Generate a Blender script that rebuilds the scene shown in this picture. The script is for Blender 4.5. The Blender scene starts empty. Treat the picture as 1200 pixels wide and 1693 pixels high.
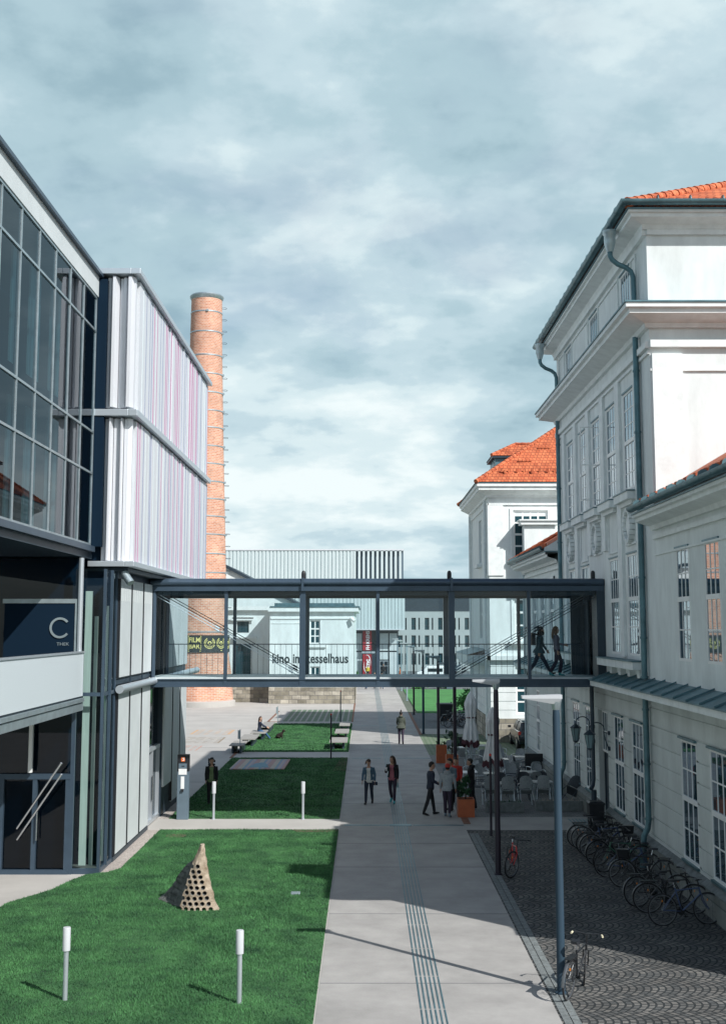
import bpy, bmesh, math, random
import numpy as np
from mathutils import Vector, Matrix
R = math.radians
random.seed(7)
sc = bpy.context.scene
# ---------------------------------------------------------------- camera
H = 6.6
cd = bpy.data.cameras.new('camera'); cam = bpy.data.objects.new('camera', cd)
sc.collection.objects.link(cam); sc.camera = cam
cam.location = (0, 0, H)
cam.rotation_euler = (R(90) + math.atan(244/2000), 0, math.atan(4/2000))
cd.sensor_fit = 'HORIZONTAL'; cd.sensor_width = 36; cd.lens = 60
cd.shift_y = -53.5/1200; cd.clip_end = 6000; cd.clip_start = .1
# ---------------------------------------------------------------- world
SUN_EL, SUN_AZ = 40, 135.5
w = bpy.data.worlds.new("World"); sc.world = w; w.use_nodes = True
nt = w.node_tree; N = nt.nodes; L = nt.links; N.clear()
out = N.new('ShaderNodeOutputWorld'); bg = N.new('ShaderNodeBackground'); bg.inputs[1].default_value = .1
L.new(bg.outputs[0], out.inputs[0])
sky = N.new('ShaderNodeTexSky'); sky.sky_type = 'NISHITA'; sky.sun_disc = False
sky.sun_elevation = R(SUN_EL); sky.sun_rotation = R(SUN_AZ)
def wm(op, a, b=None, c=None):
    n = N.new('ShaderNodeMath'); n.operation = op
    for i, v in enumerate((a, b, c)):
        if v is None: continue
        if isinstance(v, (int, float)): n.inputs[i].default_value = v
        else: L.new(v, n.inputs[i])
    return n.outputs[0]
tc = N.new('ShaderNodeTexCoord'); sep = N.new('ShaderNodeSeparateXYZ'); L.new(tc.outputs['Generated'], sep.inputs[0])
zz = wm('ADD', wm('MAXIMUM', sep.outputs[2], 0.0), .26)
cx_ = wm('DIVIDE', sep.outputs[0], zz); cy_ = wm('DIVIDE', sep.outputs[1], zz)
cmb = N.new('ShaderNodeCombineXYZ'); L.new(cx_, cmb.inputs[0]); L.new(cy_, cmb.inputs[1]); cmb.inputs[2].default_value = 3.3
def wnoise(scale, detail, rough, dist, off=(0, 0, 0)):
    m = N.new('ShaderNodeMapping'); m.inputs['Location'].default_value = off; L.new(cmb.outputs[0], m.inputs[0])
    n = N.new('ShaderNodeTexNoise'); n.inputs['Scale'].default_value = scale; n.inputs['Detail'].default_value = detail
    n.inputs['Roughness'].default_value = rough; n.inputs['Distortion'].default_value = dist
    L.new(m.outputs[0], n.inputs['Vector']); return n.outputs[0]
n1 = wnoise(1.05, 6, .5, .25, (4.1, 1.7, 0)); n2 = wnoise(3.6, 9, .55, .35, (9, 3, 2)); n3 = wnoise(1.9, 5, .5, .2, (0, 7.6, 5))
def ramp(v, pts):
    r = N.new('ShaderNodeValToRGB'); r.color_ramp.interpolation = 'EASE'
    e = r.color_ramp.elements
    while len(e) < len(pts): e.new(.5)
    for k, (p, c) in zip(e, pts): k.position = p; k.color = (*c, 1)
    L.new(v, r.inputs[0]); return r.outputs[0]
dens = wm('ADD', wm('MULTIPLY', n1, .6), wm('MULTIPLY', n2, .4))
n4 = wnoise(1.35, 12, .55, .0, (3.3, 8.2, 1)); n5 = wnoise(1.35, 12, .55, .0, (3.18, 8.30, 1.1))
body_ = wm('ADD', wm('MULTIPLY', n3, .5), wm('MULTIPLY', n4, .5))
rim = wm('MULTIPLY', wm('SUBTRACT', n4, n5), .85)            # towers are brighter on the side of the sun
low = wm('MULTIPLY', wm('SUBTRACT', 1, wm('MINIMUM', wm('MULTIPLY', wm('MAXIMUM', sep.outputs[2], 0), 3.2), 1)), .035)
cloudcol = ramp(wm('ADD', wm('ADD', body_, rim), low), [(.34, (.29, .43, .50)), (.44, (.40, .55, .615)), (.51, (.50, .64, .70)), (.57, (.63, .755, .79)), (.67, (.79, .875, .885))])
cs = N.new('ShaderNodeVectorMath'); cs.operation = 'SCALE'; L.new(cloudcol, cs.inputs[0]); cs.inputs['Scale'].default_value = 10.2
mix = N.new('ShaderNodeMix'); mix.data_type = 'RGBA'
cov = ramp(dens, [(.30, (.62,)*3), (.46, (1,)*3)])
hi = ramp(sep.outputs[2], [(.50, (1,)*3), (.72, (.12,)*3)])          # clouds taken out of the unseen sky overhead to weaken the ambient light
bk = ramp(sep.outputs[1], [(.0, (.45,)*3), (.6, (1,)*3)])            # and thinned behind the camera, again to weaken the ambient light
L.new(wm('MULTIPLY', wm('MULTIPLY', cov, hi), bk), mix.inputs[0]); L.new(sky.outputs[0], mix.inputs[6]); L.new(cs.outputs[0], mix.inputs[7])
L.new(mix.outputs[2], bg.inputs[0])
# ---------------------------------------------------------------- sun
sd = bpy.data.lights.new('sun', 'SUN'); sd.energy = 5.0; sd.angle = R(.5); sd.color = (1, .975, .94)
so = bpy.data.objects.new('sun', sd); sc.collection.objects.link(so)
az, el = R(SUN_AZ), R(SUN_EL)
sv = Vector((math.sin(az)*math.cos(el), math.cos(az)*math.cos(el), math.sin(el)))
so.rotation_euler = sv.to_track_quat('Z', 'Y').to_euler(); so.location = (30, -30, 40)
vs = sc.view_settings; vs.view_transform = 'Standard'; vs.look = 'None'; vs.exposure = 0.15; vs.gamma = 1
# ---------------------------------------------------------------- materials
MATS = {}
def mat(name, col, rough=.7, metal=0., var=.0, scale=3., bump=0., bscale=40., spec=.5, stretch=(1, 1, 1), col2=None, coat=0.):
    m = bpy.data.materials.new(name); m.use_nodes = True; MATS[name] = m
    t = m.node_tree; b = t.nodes['Principled BSDF']
    b.inputs['Base Color'].default_value = (*col, 1); b.inputs['Roughness'].default_value = rough
    b.inputs['Metallic'].default_value = metal; b.inputs['Specular IOR Level'].default_value = spec
    b.inputs['Coat Weight'].default_value = coat
    c = t.nodes.new('ShaderNodeTexCoord'); mp = t.nodes.new('ShaderNodeMapping'); mp.inputs['Scale'].default_value = stretch
    t.links.new(c.outputs['Object'], mp.inputs[0])
    if var:
        n = t.nodes.new('ShaderNodeTexNoise'); n.inputs['Scale'].default_value = scale; n.inputs['Detail'].default_value = 6; n.inputs['Roughness'].default_value = .65
        t.links.new(mp.outputs[0], n.inputs['Vector'])
        r = t.nodes.new('ShaderNodeValToRGB'); e = r.color_ramp.elements
        lo = tuple(x*(1-var) for x in col); hi = col2 or tuple(min(1, x*(1+var)) for x in col)
        e[0].position = .3; e[0].color = (*lo, 1); e[1].position = .7; e[1].color = (*hi, 1)
        t.links.new(n.outputs[0], r.inputs[0]); t.links.new(r.outputs[0], b.inputs['Base Color'])
    if bump:
        n = t.nodes.new('ShaderNodeTexNoise'); n.inputs['Scale'].default_value = bscale; n.inputs['Detail'].default_value = 5
        t.links.new(c.outputs['Object'], n.inputs['Vector'])
        k = t.nodes.new('ShaderNodeBump'); k.inputs['Strength'].default_value = bump; k.inputs['Distance'].default_value = .02
        t.links.new(n.outputs[0], k.inputs['Height']); t.links.new(k.outputs[0], b.inputs['Normal'])
    return m
def math_n(t, op, a, b=None):
    n = t.nodes.new('ShaderNodeMath'); n.operation = op
    for i, v in enumerate((a, b)):
        if v is None: continue
        if isinstance(v, (int, float)): n.inputs[i].default_value = v
        else: t.links.new(v, n.inputs[i])
    return n.outputs[0]
def brick_mat(name, c1, c2, mortar, bw, rh, ms, mapping='XZ', radius=2., rough=.85, bias=0., offset=.5, arcs=None, noise=.3, bump=.4):
    m = bpy.data.materials.new(name); m.use_nodes = True; MATS[name] = m
    t = m.node_tree; b = t.nodes['Principled BSDF']; b.inputs['Roughness'].default_value = rough
    c = t.nodes.new('ShaderNodeTexCoord'); s = t.nodes.new('ShaderNodeSeparateXYZ'); t.links.new(c.outputs['Object'], s.inputs[0])
    cb = t.nodes.new('ShaderNodeCombineXYZ')
    if mapping == 'CYL':
        u = math_n(t, 'MULTIPLY', math_n(t, 'ARCTAN2', s.outputs[1], s.outputs[0]), radius); v = s.outputs[2]
    elif mapping == 'XYZ':
        u = math_n(t, 'ADD', s.outputs[0], s.outputs[1]); v = s.outputs[2]
    elif mapping == 'XZ': u, v = s.outputs[0], s.outputs[2]
    elif mapping == 'YZ': u, v = s.outputs[1], s.outputs[2]
    else:
        u, v = s.outputs[0], s.outputs[1]
        if arcs:
            u, v = v, u
            f = math_n(t, 'SUBTRACT', math_n(t, 'FRACT', math_n(t, 'DIVIDE', u, arcs[0])), .5)
            v = math_n(t, 'SUBTRACT', v, math_n(t, 'MULTIPLY', math_n(t, 'COSINE', math_n(t, 'MULTIPLY', f, 2.9)), arcs[1]))
    t.links.new(u, cb.inputs[0]); t.links.new(v, cb.inputs[1])
    k = t.nodes.new('ShaderNodeTexBrick'); t.links.new(cb.outputs[0], k.inputs['Vector'])
    k.offset = offset
    for n_, v_ in (('Color1', (*c1, 1)), ('Color2', (*c2, 1)), ('Mortar', (*mortar, 1)), ('Scale', 1.), ('Mortar Size', ms), ('Mortar Smooth', .3), ('Bias', bias), ('Brick Width', bw), ('Row Height', rh)):
        k.inputs[n_].default_value = v_
    n = t.nodes.new('ShaderNodeTexNoise'); n.inputs['Scale'].default_value = .9; n.inputs['Detail'].default_value = 8; n.inputs['Roughness'].default_value = .7
    t.links.new(c.outputs['Object'], n.inputs['Vector'])
    mx = t.nodes.new('ShaderNodeMix'); mx.data_type = 'RGBA'; mx.blend_type = 'MULTIPLY'; mx.inputs[0].default_value = 1
    r = t.nodes.new('ShaderNodeValToRGB'); r.color_ramp.elements[0].position = .3; r.color_ramp.elements[1].position = .7
    r.color_ramp.elements[0].color = (1-noise,)*3+(1,); r.color_ramp.elements[1].color = (1+noise*.3,)*3+(1,)
    t.links.new(n.outputs[0], r.inputs[0]); t.links.new(k.outputs['Color'], mx.inputs[6]); t.links.new(r.outputs[0], mx.inputs[7])
    t.links.new(mx.outputs[2], b.inputs['Base Color'])
    bp = t.nodes.new('ShaderNodeBump'); bp.inputs['Strength'].default_value = bump; bp.inputs['Distance'].default_value = .015; bp.invert = True
    t.links.new(k.outputs['Fac'], bp.inputs['Height']); t.links.new(bp.outputs[0], b.inputs['Normal'])
    return m
def glass_mat(name, tint, refl=1.0, dark=None, mixd=0., rough=.01, ior=1.5):
    m = bpy.data.materials.new(name); m.use_nodes = True; MATS[name] = m
    t = m.node_tree; t.nodes.clear(); o = t.nodes.new('ShaderNodeOutputMaterial')
    tr = t.nodes.new('ShaderNodeBsdfTransparent'); tr.inputs[0].default_value = (*tint, 1)
    gl = t.nodes.new('ShaderNodeBsdfGlossy'); gl.inputs['Roughness'].default_value = rough; gl.inputs[0].default_value = (.9, .95, 1, 1)
    fr = t.nodes.new('ShaderNodeFresnel'); fr.inputs[0].default_value = ior
    f = math_n(t, 'MULTIPLY', fr.outputs[0], refl)
    mx = t.nodes.new('ShaderNodeMixShader'); t.links.new(f, mx.inputs[0])
    base = tr.outputs[0]
    if dark:
        d = t.nodes.new('ShaderNodeBsdfDiffuse'); d.inputs[0].default_value = (*dark, 1)
        m2 = t.nodes.new('ShaderNodeMixShader'); m2.inputs[0].default_value = mixd
        t.links.new(tr.outputs[0], m2.inputs[1]); t.links.new(d.outputs[0], m2.inputs[2]); base = m2.outputs[0]
    t.links.new(base, mx.inputs[1]); t.links.new(gl.outputs[0], mx.inputs[2]); t.links.new(mx.outputs[0], o.inputs[0])
    return m
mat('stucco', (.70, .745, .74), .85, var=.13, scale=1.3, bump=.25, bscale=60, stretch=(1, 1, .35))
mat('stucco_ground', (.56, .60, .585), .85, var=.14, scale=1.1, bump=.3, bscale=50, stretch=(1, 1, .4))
mat('stucco_trim', (.73, .77, .765), .8, var=.10, scale=2.5, bump=.15)
mat('stucco_grey', (.40, .44, .44), .9, var=.06, scale=.6)
mat('paint_white', (.80, .81, .80), .45)
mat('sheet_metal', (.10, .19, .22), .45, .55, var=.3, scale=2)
mat('zinc', (.42, .50, .53), .4, .7, var=.15, scale=3)
mat('dark_steel', (.035, .055, .075), .45, .3, var=.15, scale=2)
mat('bridge_steel', (.05, .08, .115), .38, .3, var=.12, scale=2)
mat('post_dark', (.028, .022, .035), .45, .3)
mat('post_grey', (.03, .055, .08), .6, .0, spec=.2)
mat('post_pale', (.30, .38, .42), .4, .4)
mat('cladding_white', (.68, .70, .735), .42, .25, var=.05, scale=3, stretch=(1, 1, .1))
mat('cladding_mauve', (.40, .13, .28), .5, .1)
mat('cladding_edge', (.22, .26, .37), .5, .1)
mat('cladding_side', (.58, .66, .67), .45, .25, var=.06, scale=3, stretch=(1, 1, .1))
mat('panel_grey', (.56, .61, .62), .6, .1, var=.06, scale=1.2, bump=.05, bscale=200)
mat('rail_metal', (.55, .60, .64), .35, .6)
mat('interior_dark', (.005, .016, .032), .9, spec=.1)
mat('curtain', (.54, .565, .52), .9, var=.1, scale=4, stretch=(6, 6, .3))
mat('concrete', (.335, .325, .31), .85, var=.17, scale=.9, bump=.15, bscale=30)
mat('concrete_plaza', (.41, .395, .37), .9, var=.10, scale=.5, bump=.15, bscale=30)
mat('groove', (.15, .155, .16), .9)
mat('gravel', (.36, .32, .29), .95, var=.5, scale=22, bump=1., bscale=25)
mat('asphalt', (.13, .145, .15), .95, var=.35, scale=5, bump=.5, bscale=60)
mat('terrain', (.10, .12, .09), .95, var=.3, scale=.05)
mat('steel_rust', (.20, .095, .06), .85, var=.4, scale=5)
mat('soil', (.10, .07, .045), .95, var=.4, scale=14, bump=.6)
mat('lawn', (.018, .10, .036), .95, var=.55, scale=1.4, bump=.8, bscale=70, col2=(.06, .18, .055))
mat('lawn_far', (.05, .20, .05), .95, var=.3, scale=.6, bump=.8, bscale=30)
mat('grass_blade', (.015, .125, .045), .8, var=.6, scale=1.1, col2=(.075, .235, .075))
mat('leaf', (.025, .085, .035), .7, var=.5, scale=9)
mat('leaf_bright', (.06, .20, .045), .7, var=.4, scale=6)
mat('wood_grey', (.30, .29, .27), .8, var=.3, scale=4, stretch=(1, 12, 12))
mat('bark', (.07, .05, .035), .9)
mat('orange_box', (.40, .10, .035), .6, var=.15, scale=4)
mat('stone_trough', (.17, .19, .19), .9, var=.3, scale=6, bump=.6)
mat('rattan', (.28, .31, .32), .7, var=.25, scale=30, bump=.6, bscale=90)
mat('rattan_dark', (.035, .045, .055), .7, var=.25, scale=30, bump=.5, bscale=90)
mat('table_metal', (.36, .38, .38), .35, .3)
mat('table_white', (.68, .70, .70), .4)
mat('parasol_cloth', (.70, .71, .70), .85, var=.12, scale=3, stretch=(4, 4, .5), bump=.3, bscale=12)
mat('parasol_trim', (.09, .035, .045), .9)
mat('tyre', (.012, .012, .014), .7)
mat('chrome', (.6, .62, .65), .25, .9)
mat('bike_black', (.015, .017, .02), .35)
mat('rim_grey', (.16, .17, .18), .35, .6)
mat('bike_red', (.50, .03, .03), .3)
mat('bike_green', (.05, .14, .10), .35)
mat('bike_blue', (.05, .08, .16), .35)
mat('bike_white', (.6, .6, .6), .35)
mat('reflector', (.7, .22, .02), .3)
mat('cream_grip', (.65, .60, .42), .6)
mat('car_paint', (.035, .05, .065), .25, .3, coat=.6)
mat('car_glass', (.01, .02, .025), .3, spec=.4)
mat('tail_lamp', (.55, .03, .02), .2)
mat('plate', (.7, .7, .7), .5)
mat('black_plastic', (.012, .014, .018), .5)
mat('slate_panel', (.12, .17, .21), .5, .2, var=.1, scale=2)
mat('paper', (.72, .74, .74), .6)
mat('orange_sign', (.75, .16, .03), .5)
mat('banner_dark', (.012, .022, .022), .7)
mat('banner_yellow', (.66, .60, .22), .7)
mat('banner_red', (.33, .02, .03), .7)
mat('letters_dark', (.03, .045, .05), .6)
mat('letters_white', (.80, .80, .80), .6)
mat('sign_grey', (.16, .22, .26), .6)
mat('skin', (.46, .27, .19), .6)
mat('lip', (.32, .10, .09), .6)
mat('eye_dark', (.02, .015, .012), .3)
mat('hair_brown', (.045, .022, .012), .6, var=.3, scale=30)
mat('hair_black', (.012, .009, .008), .6)
mat('hair_fair', (.16, .09, .045), .6, var=.3, scale=30)
for n_, c_ in dict(cloth_black=(.014, .015, .019), cloth_navy=(.02, .028, .05), cloth_grey=(.30, .33, .35), cloth_denim=(.07, .13, .19), cloth_white=(.62, .62, .60), cloth_rose=(.36, .12, .15), cloth_olive=(.055, .065, .05), cloth_teal=(.03, .08, .10), cloth_mauve=(.16, .15, .20), cloth_green=(.16, .22, .11), cloth_red=(.5, .04, .03), cloth_jeans=(.03, .09, .19), cloth_purple=(.035, .025, .045), cloth_beige=(.42, .34, .27), cloth_slate=(.14, .19, .23), shoe_teal=(.05, .30, .33), shoe_black=(.012, .012, .014), cloth_yellow=(.65, .48, .05)).items():
    mat(n_, c_, .85, var=.18, scale=14, bump=.4, bscale=25)
mat('rug_sand', (.42, .37, .31), .95, var=.15, scale=8)
mat('rug_rose', (.40, .26, .24), .95, var=.15, scale=8)
mat('rug_mauve', (.30, .28, .36), .95, var=.15, scale=8)
mat('rug_blue', (.17, .30, .36), .95, var=.15, scale=8)
mat('chalk_brown', (.26, .21, .155), .95, var=.35, scale=7)
mat('chalk_orange', (.50, .34, .22), .95, var=.25, scale=7)
mat('chalk_red', (.47, .28, .23), .95, var=.3, scale=7)
mat('safety_orange', (.75, .18, .04), .5)
mat('fur', (.02, .014, .01), .95, bump=1, bscale=60)
mat('lamp_lens', (.50, .52, .54), .4)
mat('lantern_glass', (.22, .32, .34), .15)
mat('perforated', (.60, .67, .70), .5, .2, var=.12, scale=60)
mat('blind', (.60, .64, .64), .8)
brick_mat('brick', (.52, .20, .11), (.70, .35, .22), (.64, .50, .42), .36, .14, .022, 'CYL', 2., noise=.32)
brick_mat('stone_wall', (.24, .22, .17), (.52, .48, .40), (.20, .19, .17), .75, .36, .03, 'XYZ', noise=.6, offset=.37)
brick_mat('stone_base', (.21, .23, .22), (.28, .30, .28), (.13, .15, .15), 1.1, .42, .02, 'XYZ', noise=.4)
brick_mat('roof_tile', (.42, .09, .035), (.66, .20, .085), (.25, .06, .03), .22, .30, .012, 'XYZ', noise=.35, bump=.9)
brick_mat('roof_tile_front', (.50, .11, .04), (.70, .20, .08), (.28, .065, .03), .22, .20, .018, 'XZ', noise=.35, bump=.9)
brick_mat('cobbles', (.085, .09, .09), (.20, .19, .175), (.025, .03, .032), .15, .135, .022, 'XY', arcs=(.95, .26), noise=.55, bump=1.)
brick_mat('pavers', (.17, .18, .18), (.21, .21, .205), (.09, .095, .095), .2, .2, .01, 'XY', noise=.3, bump=.6)
brick_mat('grid_paver', (.02, .10, .035), (.025, .13, .04), (.31, .32, .29), .42, .42, .085, 'XY', noise=.3, offset=0)
brick_mat('grass_paver', (.19, .22, .17), (.22, .24, .19), (.06, .13, .05), .5, .25, .06, 'XY', noise=.3)
glass_mat('bridge_glass', (.84, .915, .935), .8)
glass_mat('facade_glass', (.30, .52, .60), .8)
glass_mat('corner_glass', (.68, .80, .80), .7)
glass_mat('window_glass', (.5, .5, .5), .5, dark=(.03, .075, .10), mixd=1.)
glass_mat('window_glass_sun', (.5, .5, .5), .6, dark=(.015, .055, .07), mixd=1.)
M = MATS
# ---------------------------------------------------------------- building blocks
def link(o): sc.collection.objects.link(o); return o
def root_of(o):
    while o.parent: o = o.parent
    return o
def tag(o, label=None, cat=None, group=None, kind=None):
    for k, v in (('label', label), ('category', cat), ('group', group), ('kind', kind)):
        if v: o[k] = v
    return o
def empty(name, loc, label, cat, group=None, rz=0):
    o = bpy.data.objects.new(name, None); link(o); o.location = loc; o.rotation_euler = (0, 0, rz)
    o.empty_display_size = .2
    return tag(o, label, cat, group)
def copy_tree(o, parent=None, loc=None, rz=None, label=None):
    c = o.copy(); sc.collection.objects.link(c); c.parent = parent
    if loc is not None: c.location = loc
    if rz is not None: c.rotation_euler = (0, 0, rz)
    if label: c['label'] = label
    for ch in list(o.children): copy_tree(ch, c)
    return c
class MB:
    def __init__(s): s.v = []; s.f = []; s.m = []; s.ms = []
    def mi(s, m):
        if m not in s.ms: s.ms.append(m)
        return s.ms.index(m)
    def add(s, vs, fs, m=None):
        o = len(s.v); s.v += [tuple(v) for v in vs]
        k = s.mi(m) if m else 0
        for f in fs: s.f.append(tuple(i+o for i in f)); s.m.append(k)
        return s
    def box(s, x0, x1, y0, y1, z0, z1, m=None, mp=None):
        vs = [(x, y, z) for x in (x0, x1) for y in (y0, y1) for z in (z0, z1)]
        if mp: vs = [mp(*v) for v in vs]
        return s.add(vs, [(0, 1, 3, 2), (4, 6, 7, 5), (0, 4, 5, 1), (2, 3, 7, 6), (0, 2, 6, 4), (1, 5, 7, 3)], m)
    def quad(s, pts, m=None): return s.add(pts, [tuple(range(len(pts)))], m)
    def rings(s, rings, m=None, cap=True, close=True):
        n = len(rings[0]); vs = [p for r in rings for p in r]; fs = []
        for i in range(len(rings)-1):
            for j in range(n if close else n-1):
                a = i*n+j; b = i*n+(j+1) % n; fs.append((a, b, b+n, a+n))
        if cap: fs.append(tuple(range(n))[::-1]); fs.append(tuple((len(rings)-1)*n+j for j in range(n)))
        return s.add(vs, fs, m)
    def tube(s, pts, r, n=8, m=None, cap=True):
        pts = [Vector(p) for p in pts]; rs = r if isinstance(r, (list, tuple)) else [r]*len(pts); out = []
        u = None
        for i, p in enumerate(pts):
            d = (pts[min(i+1, len(pts)-1)]-pts[max(i-1, 0)]).normalized()
            if u is None:
                u = d.cross(Vector((0, 0, 1)));
                if u.length < .1: u = d.cross(Vector((0, 1, 0)))
            u = (u-d*u.dot(d)).normalized(); v = d.cross(u)
            rr = rs[i]; ra, rb = rr if isinstance(rr, (tuple, list)) else (rr, rr)
            out.append([p+u*math.cos(t)*ra+v*math.sin(t)*rb for t in [2*math.pi*k/n for k in range(n)]])
        return s.rings(out, m, cap)
    def lathe(s, prof, c=(0, 0, 0), n=24, m=None, sx=1, sy=1):
        rings = [[(c[0]+r*sx*math.cos(2*math.pi*k/n), c[1]+r*sy*math.sin(2*math.pi*k/n), c[2]+z) for k in range(n)] for r, z in prof]
        return s.rings(rings, m)
    def prism(s, poly, z0, z1, m=None, mp=None):
        vs = [(x, y, z) for z in (z0, z1) for x, y in poly]; n = len(poly)
        if mp: vs = [mp(*v) for v in vs]
        return s.add(vs, [tuple(range(n))[::-1], tuple(range(n, 2*n))]+[(i, (i+1) % n, n+(i+1) % n, n+i) for i in range(n)], m)
    def build(s, name, m=None, parent=None, smooth=False, bevel=0, local=False):
        me = bpy.data.meshes.new(name); off = Vector((0, 0, 0))
        if parent and not local: off = root_of(parent).location
        me.from_pydata([(v[0]-off.x, v[1]-off.y, v[2]-off.z) for v in s.v], [], s.f)
        if s.ms and m and None not in s.ms and not any(isinstance(x, str) for x in s.ms): pass
        mats = [M[x] if isinstance(x, str) else x for x in s.ms] if s.ms else [M[m]]
        for x in mats: me.materials.append(x)
        if s.ms: me.polygons.foreach_set('material_index', s.m)
        bm = bmesh.new(); bm.from_mesh(me); bmesh.ops.recalc_face_normals(bm, faces=bm.faces); bm.to_mesh(me); bm.free()
        if smooth:
            me.polygons.foreach_set('use_smooth', [True]*len(me.polygons))
            me.set_sharp_from_angle(angle=R(40))
        o = bpy.data.objects.new(name, me); link(o); o.parent = parent
        if bevel:
            b = o.modifiers.new('bevel', 'BEVEL'); b.width = bevel; b.segments = 2; b.limit_method = 'ANGLE'
        return o
def struct(o): o['kind'] = 'structure'; return o
def sheet(name, x0, x1, y0, y1, z, m):
    return struct(MB().quad([(x0, y0, z), (x1, y0, z), (x1, y1, z), (x0, y1, z)]).build(name, m))
def wall(mb, mp, u0, u1, v0, v1, ops=(), depth=.25, grooves=(), m=None):
    gs = [(g, g+.05) for g in grooves if v0 < g < v1-.06]
    us = sorted({u0, u1} | {x for o in ops for x in o[:2]}); vs = sorted({v0, v1} | {x for o in ops for x in o[2:4]} | {x for g in gs for x in g})
    us = [u for u in us if u0 <= u <= u1]; vs = [v for v in vs if v0 <= v <= v1]
    for i in range(len(us)-1):
        for j in range(len(vs)-1):
            a, b, c, d = us[i], us[i+1], vs[j], vs[j+1]; mu, mv = (a+b)/2, (c+d)/2
            if any(o[0] < mu < o[1] and o[2] < mv < o[3] for o in ops): continue
            g = any(g0 < mv < g1 for g0, g1 in gs); w_ = -.035 if g else 0
            mb.quad([mp(a, c, w_), mp(b, c, w_), mp(b, d, w_), mp(a, d, w_)], m)
            if g:
                for z in (c, d): mb.quad([mp(a, z, 0), mp(b, z, 0), mp(b, z, w_), mp(a, z, w_)], m)
    for o in ops:
        a, b, c, d = o[:4]
        for q in (((a, c), (a, d)), ((b, c), (b, d)), ((a, c), (b, c)), ((a, d), (b, d))):
            mb.quad([mp(*q[0], 0), mp(*q[1], 0), mp(*q[1], -depth), mp(*q[0], -depth)], m)
    return mb
def window(parent, mp, u0, u1, v0, v1, cols=3, rows=3, trans=(), depth=.16, fm='paint_white', gm='window_glass', fw=.07, mw=.035, name='window', label=None, blind=0):
    f = MB(); a, b = -depth, -depth+.04
    def bx(x0, x1, y0, y1, w0, w1): f.box(x0, x1, y0, y1, w0, w1, mp=lambda x, y, z: mp(x, y, z))
    bx(u0, u0+fw, v0, v1, a, b); bx(u1-fw, u1, v0, v1, a, b); bx(u0+fw, u1-fw, v0, v0+fw, a, b); bx(u0+fw, u1-fw, v1-fw, v1, a, b)
    segs = []; prev = v0+fw
    for t in sorted(trans): bx(u0+fw, u1-fw, t-.06, t+.06, a, b+.015); segs.append((prev, t-.06)); prev = t+.06
    segs.append((prev, v1-fw))
    for (s0, s1), rr in zip(segs, rows if isinstance(rows, (list, tuple)) else [rows]*len(segs)):
        for k in range(1, cols):
            u = u0+fw+(u1-u0-2*fw)*k/cols; bx(u-mw/2, u+mw/2, s0, s1, a+.01, b-.006)
        for k in range(1, rr):
            v = s0+(s1-s0)*k/rr; bx(u0+fw, u1-fw, v-mw/2, v+mw/2, a+.012, b-.009)
    w_ = f.build(name, fm, parent)
    if label: w_['label'] = label
    MB().quad([mp(u0+.02, v0+.02, a+.022), mp(u1-.02, v0+.02, a+.022), mp(u1-.02, v1-.02, a+.022), mp(u0+.02, v1-.02, a+.022)]).build('pane', gm, w_)
    if blind: MB().quad([mp(u0+.07, v1-blind, a+.026), mp(u1-.07, v1-blind, a+.026), mp(u1-.07, v1-.03, a+.026), mp(u0+.07, v1-.03, a+.026)]).build('blind', 'blind', w_)
    return w_
def text_mesh(body, size, sx=1., bold=0., spacing=1.):
    c = bpy.data.curves.new('t', 'FONT'); c.body = body; c.size = size; c.offset = bold; c.space_character = spacing
    c.align_x = 'LEFT'; c.resolution_u = 3; c.extrude = .004
    o = bpy.data.objects.new('t', c); link(o); dg = bpy.context.evaluated_depsgraph_get()
    me = bpy.data.meshes.new_from_object(o.evaluated_get(dg)); bpy.data.objects.remove(o)
    vs = [(v.co.x*sx, v.co.y, v.co.z) for v in me.vertices]; fs = [tuple(p.vertices) for p in me.polygons]
    bpy.data.meshes.remove(me)
    xs = [v[0] for v in vs]; x0 = min(xs)
    return [(v[0]-x0, v[1], v[2]) for v in vs], fs, max(xs)-x0
def text(mb, body, fit_w, size, mp, m=None, bold=0.):
    vs, fs, wd = text_mesh(body, size, 1, bold); k = fit_w/wd
    mb.add([mp(v[0]*k, v[1], v[2]) for v in vs], fs, m)
# ================================================================ GROUND
sheet('ground', -1500, 1500, -200, 3000, -.02, 'terrain')
sheet('plaza', -60, -.85, -10, 165, 0, 'concrete_plaza')
sheet('path', -.85, 3.3, -10, 165, .004, 'concrete')
sheet('cobbled_paving', 3.3, 30, -10, 40.7, 0, 'cobbles')
sheet('crossing_pavement', 3.3, 30, 40.7, 43.4, .002, 'concrete')
sheet('terrace_paving', 3.3, 30, 43.4, 64, 0, 'pavers')
sheet('grass_paver_strip', 3.3, 30, 64, 76.5, .002, 'grass_paver')
sheet('side_pavement', 3.3, 30, 76.5, 80.5, 0, 'concrete_plaza')
sheet('gravel_yard', 3.3, 40, 80.5, 95, .002, 'asphalt')
sheet('far_road', 3.3, 80, 130, 190, 0, 'asphalt')
struct(MB().box(4.0, 60, 95, 130, 0, .05).build('far_lawn', 'lawn_far'))
# cobble edging rows beside the path
mb = MB()
for k in range(240):
    y = -8+k*.2
    mb.box(3.34, 3.47, y+.01, y+.19, 0, .012); mb.box(3.49, 3.62, y+.03, y+.2, 0, .010)
struct(mb.build('path_edging', 'stone_trough'))
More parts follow.
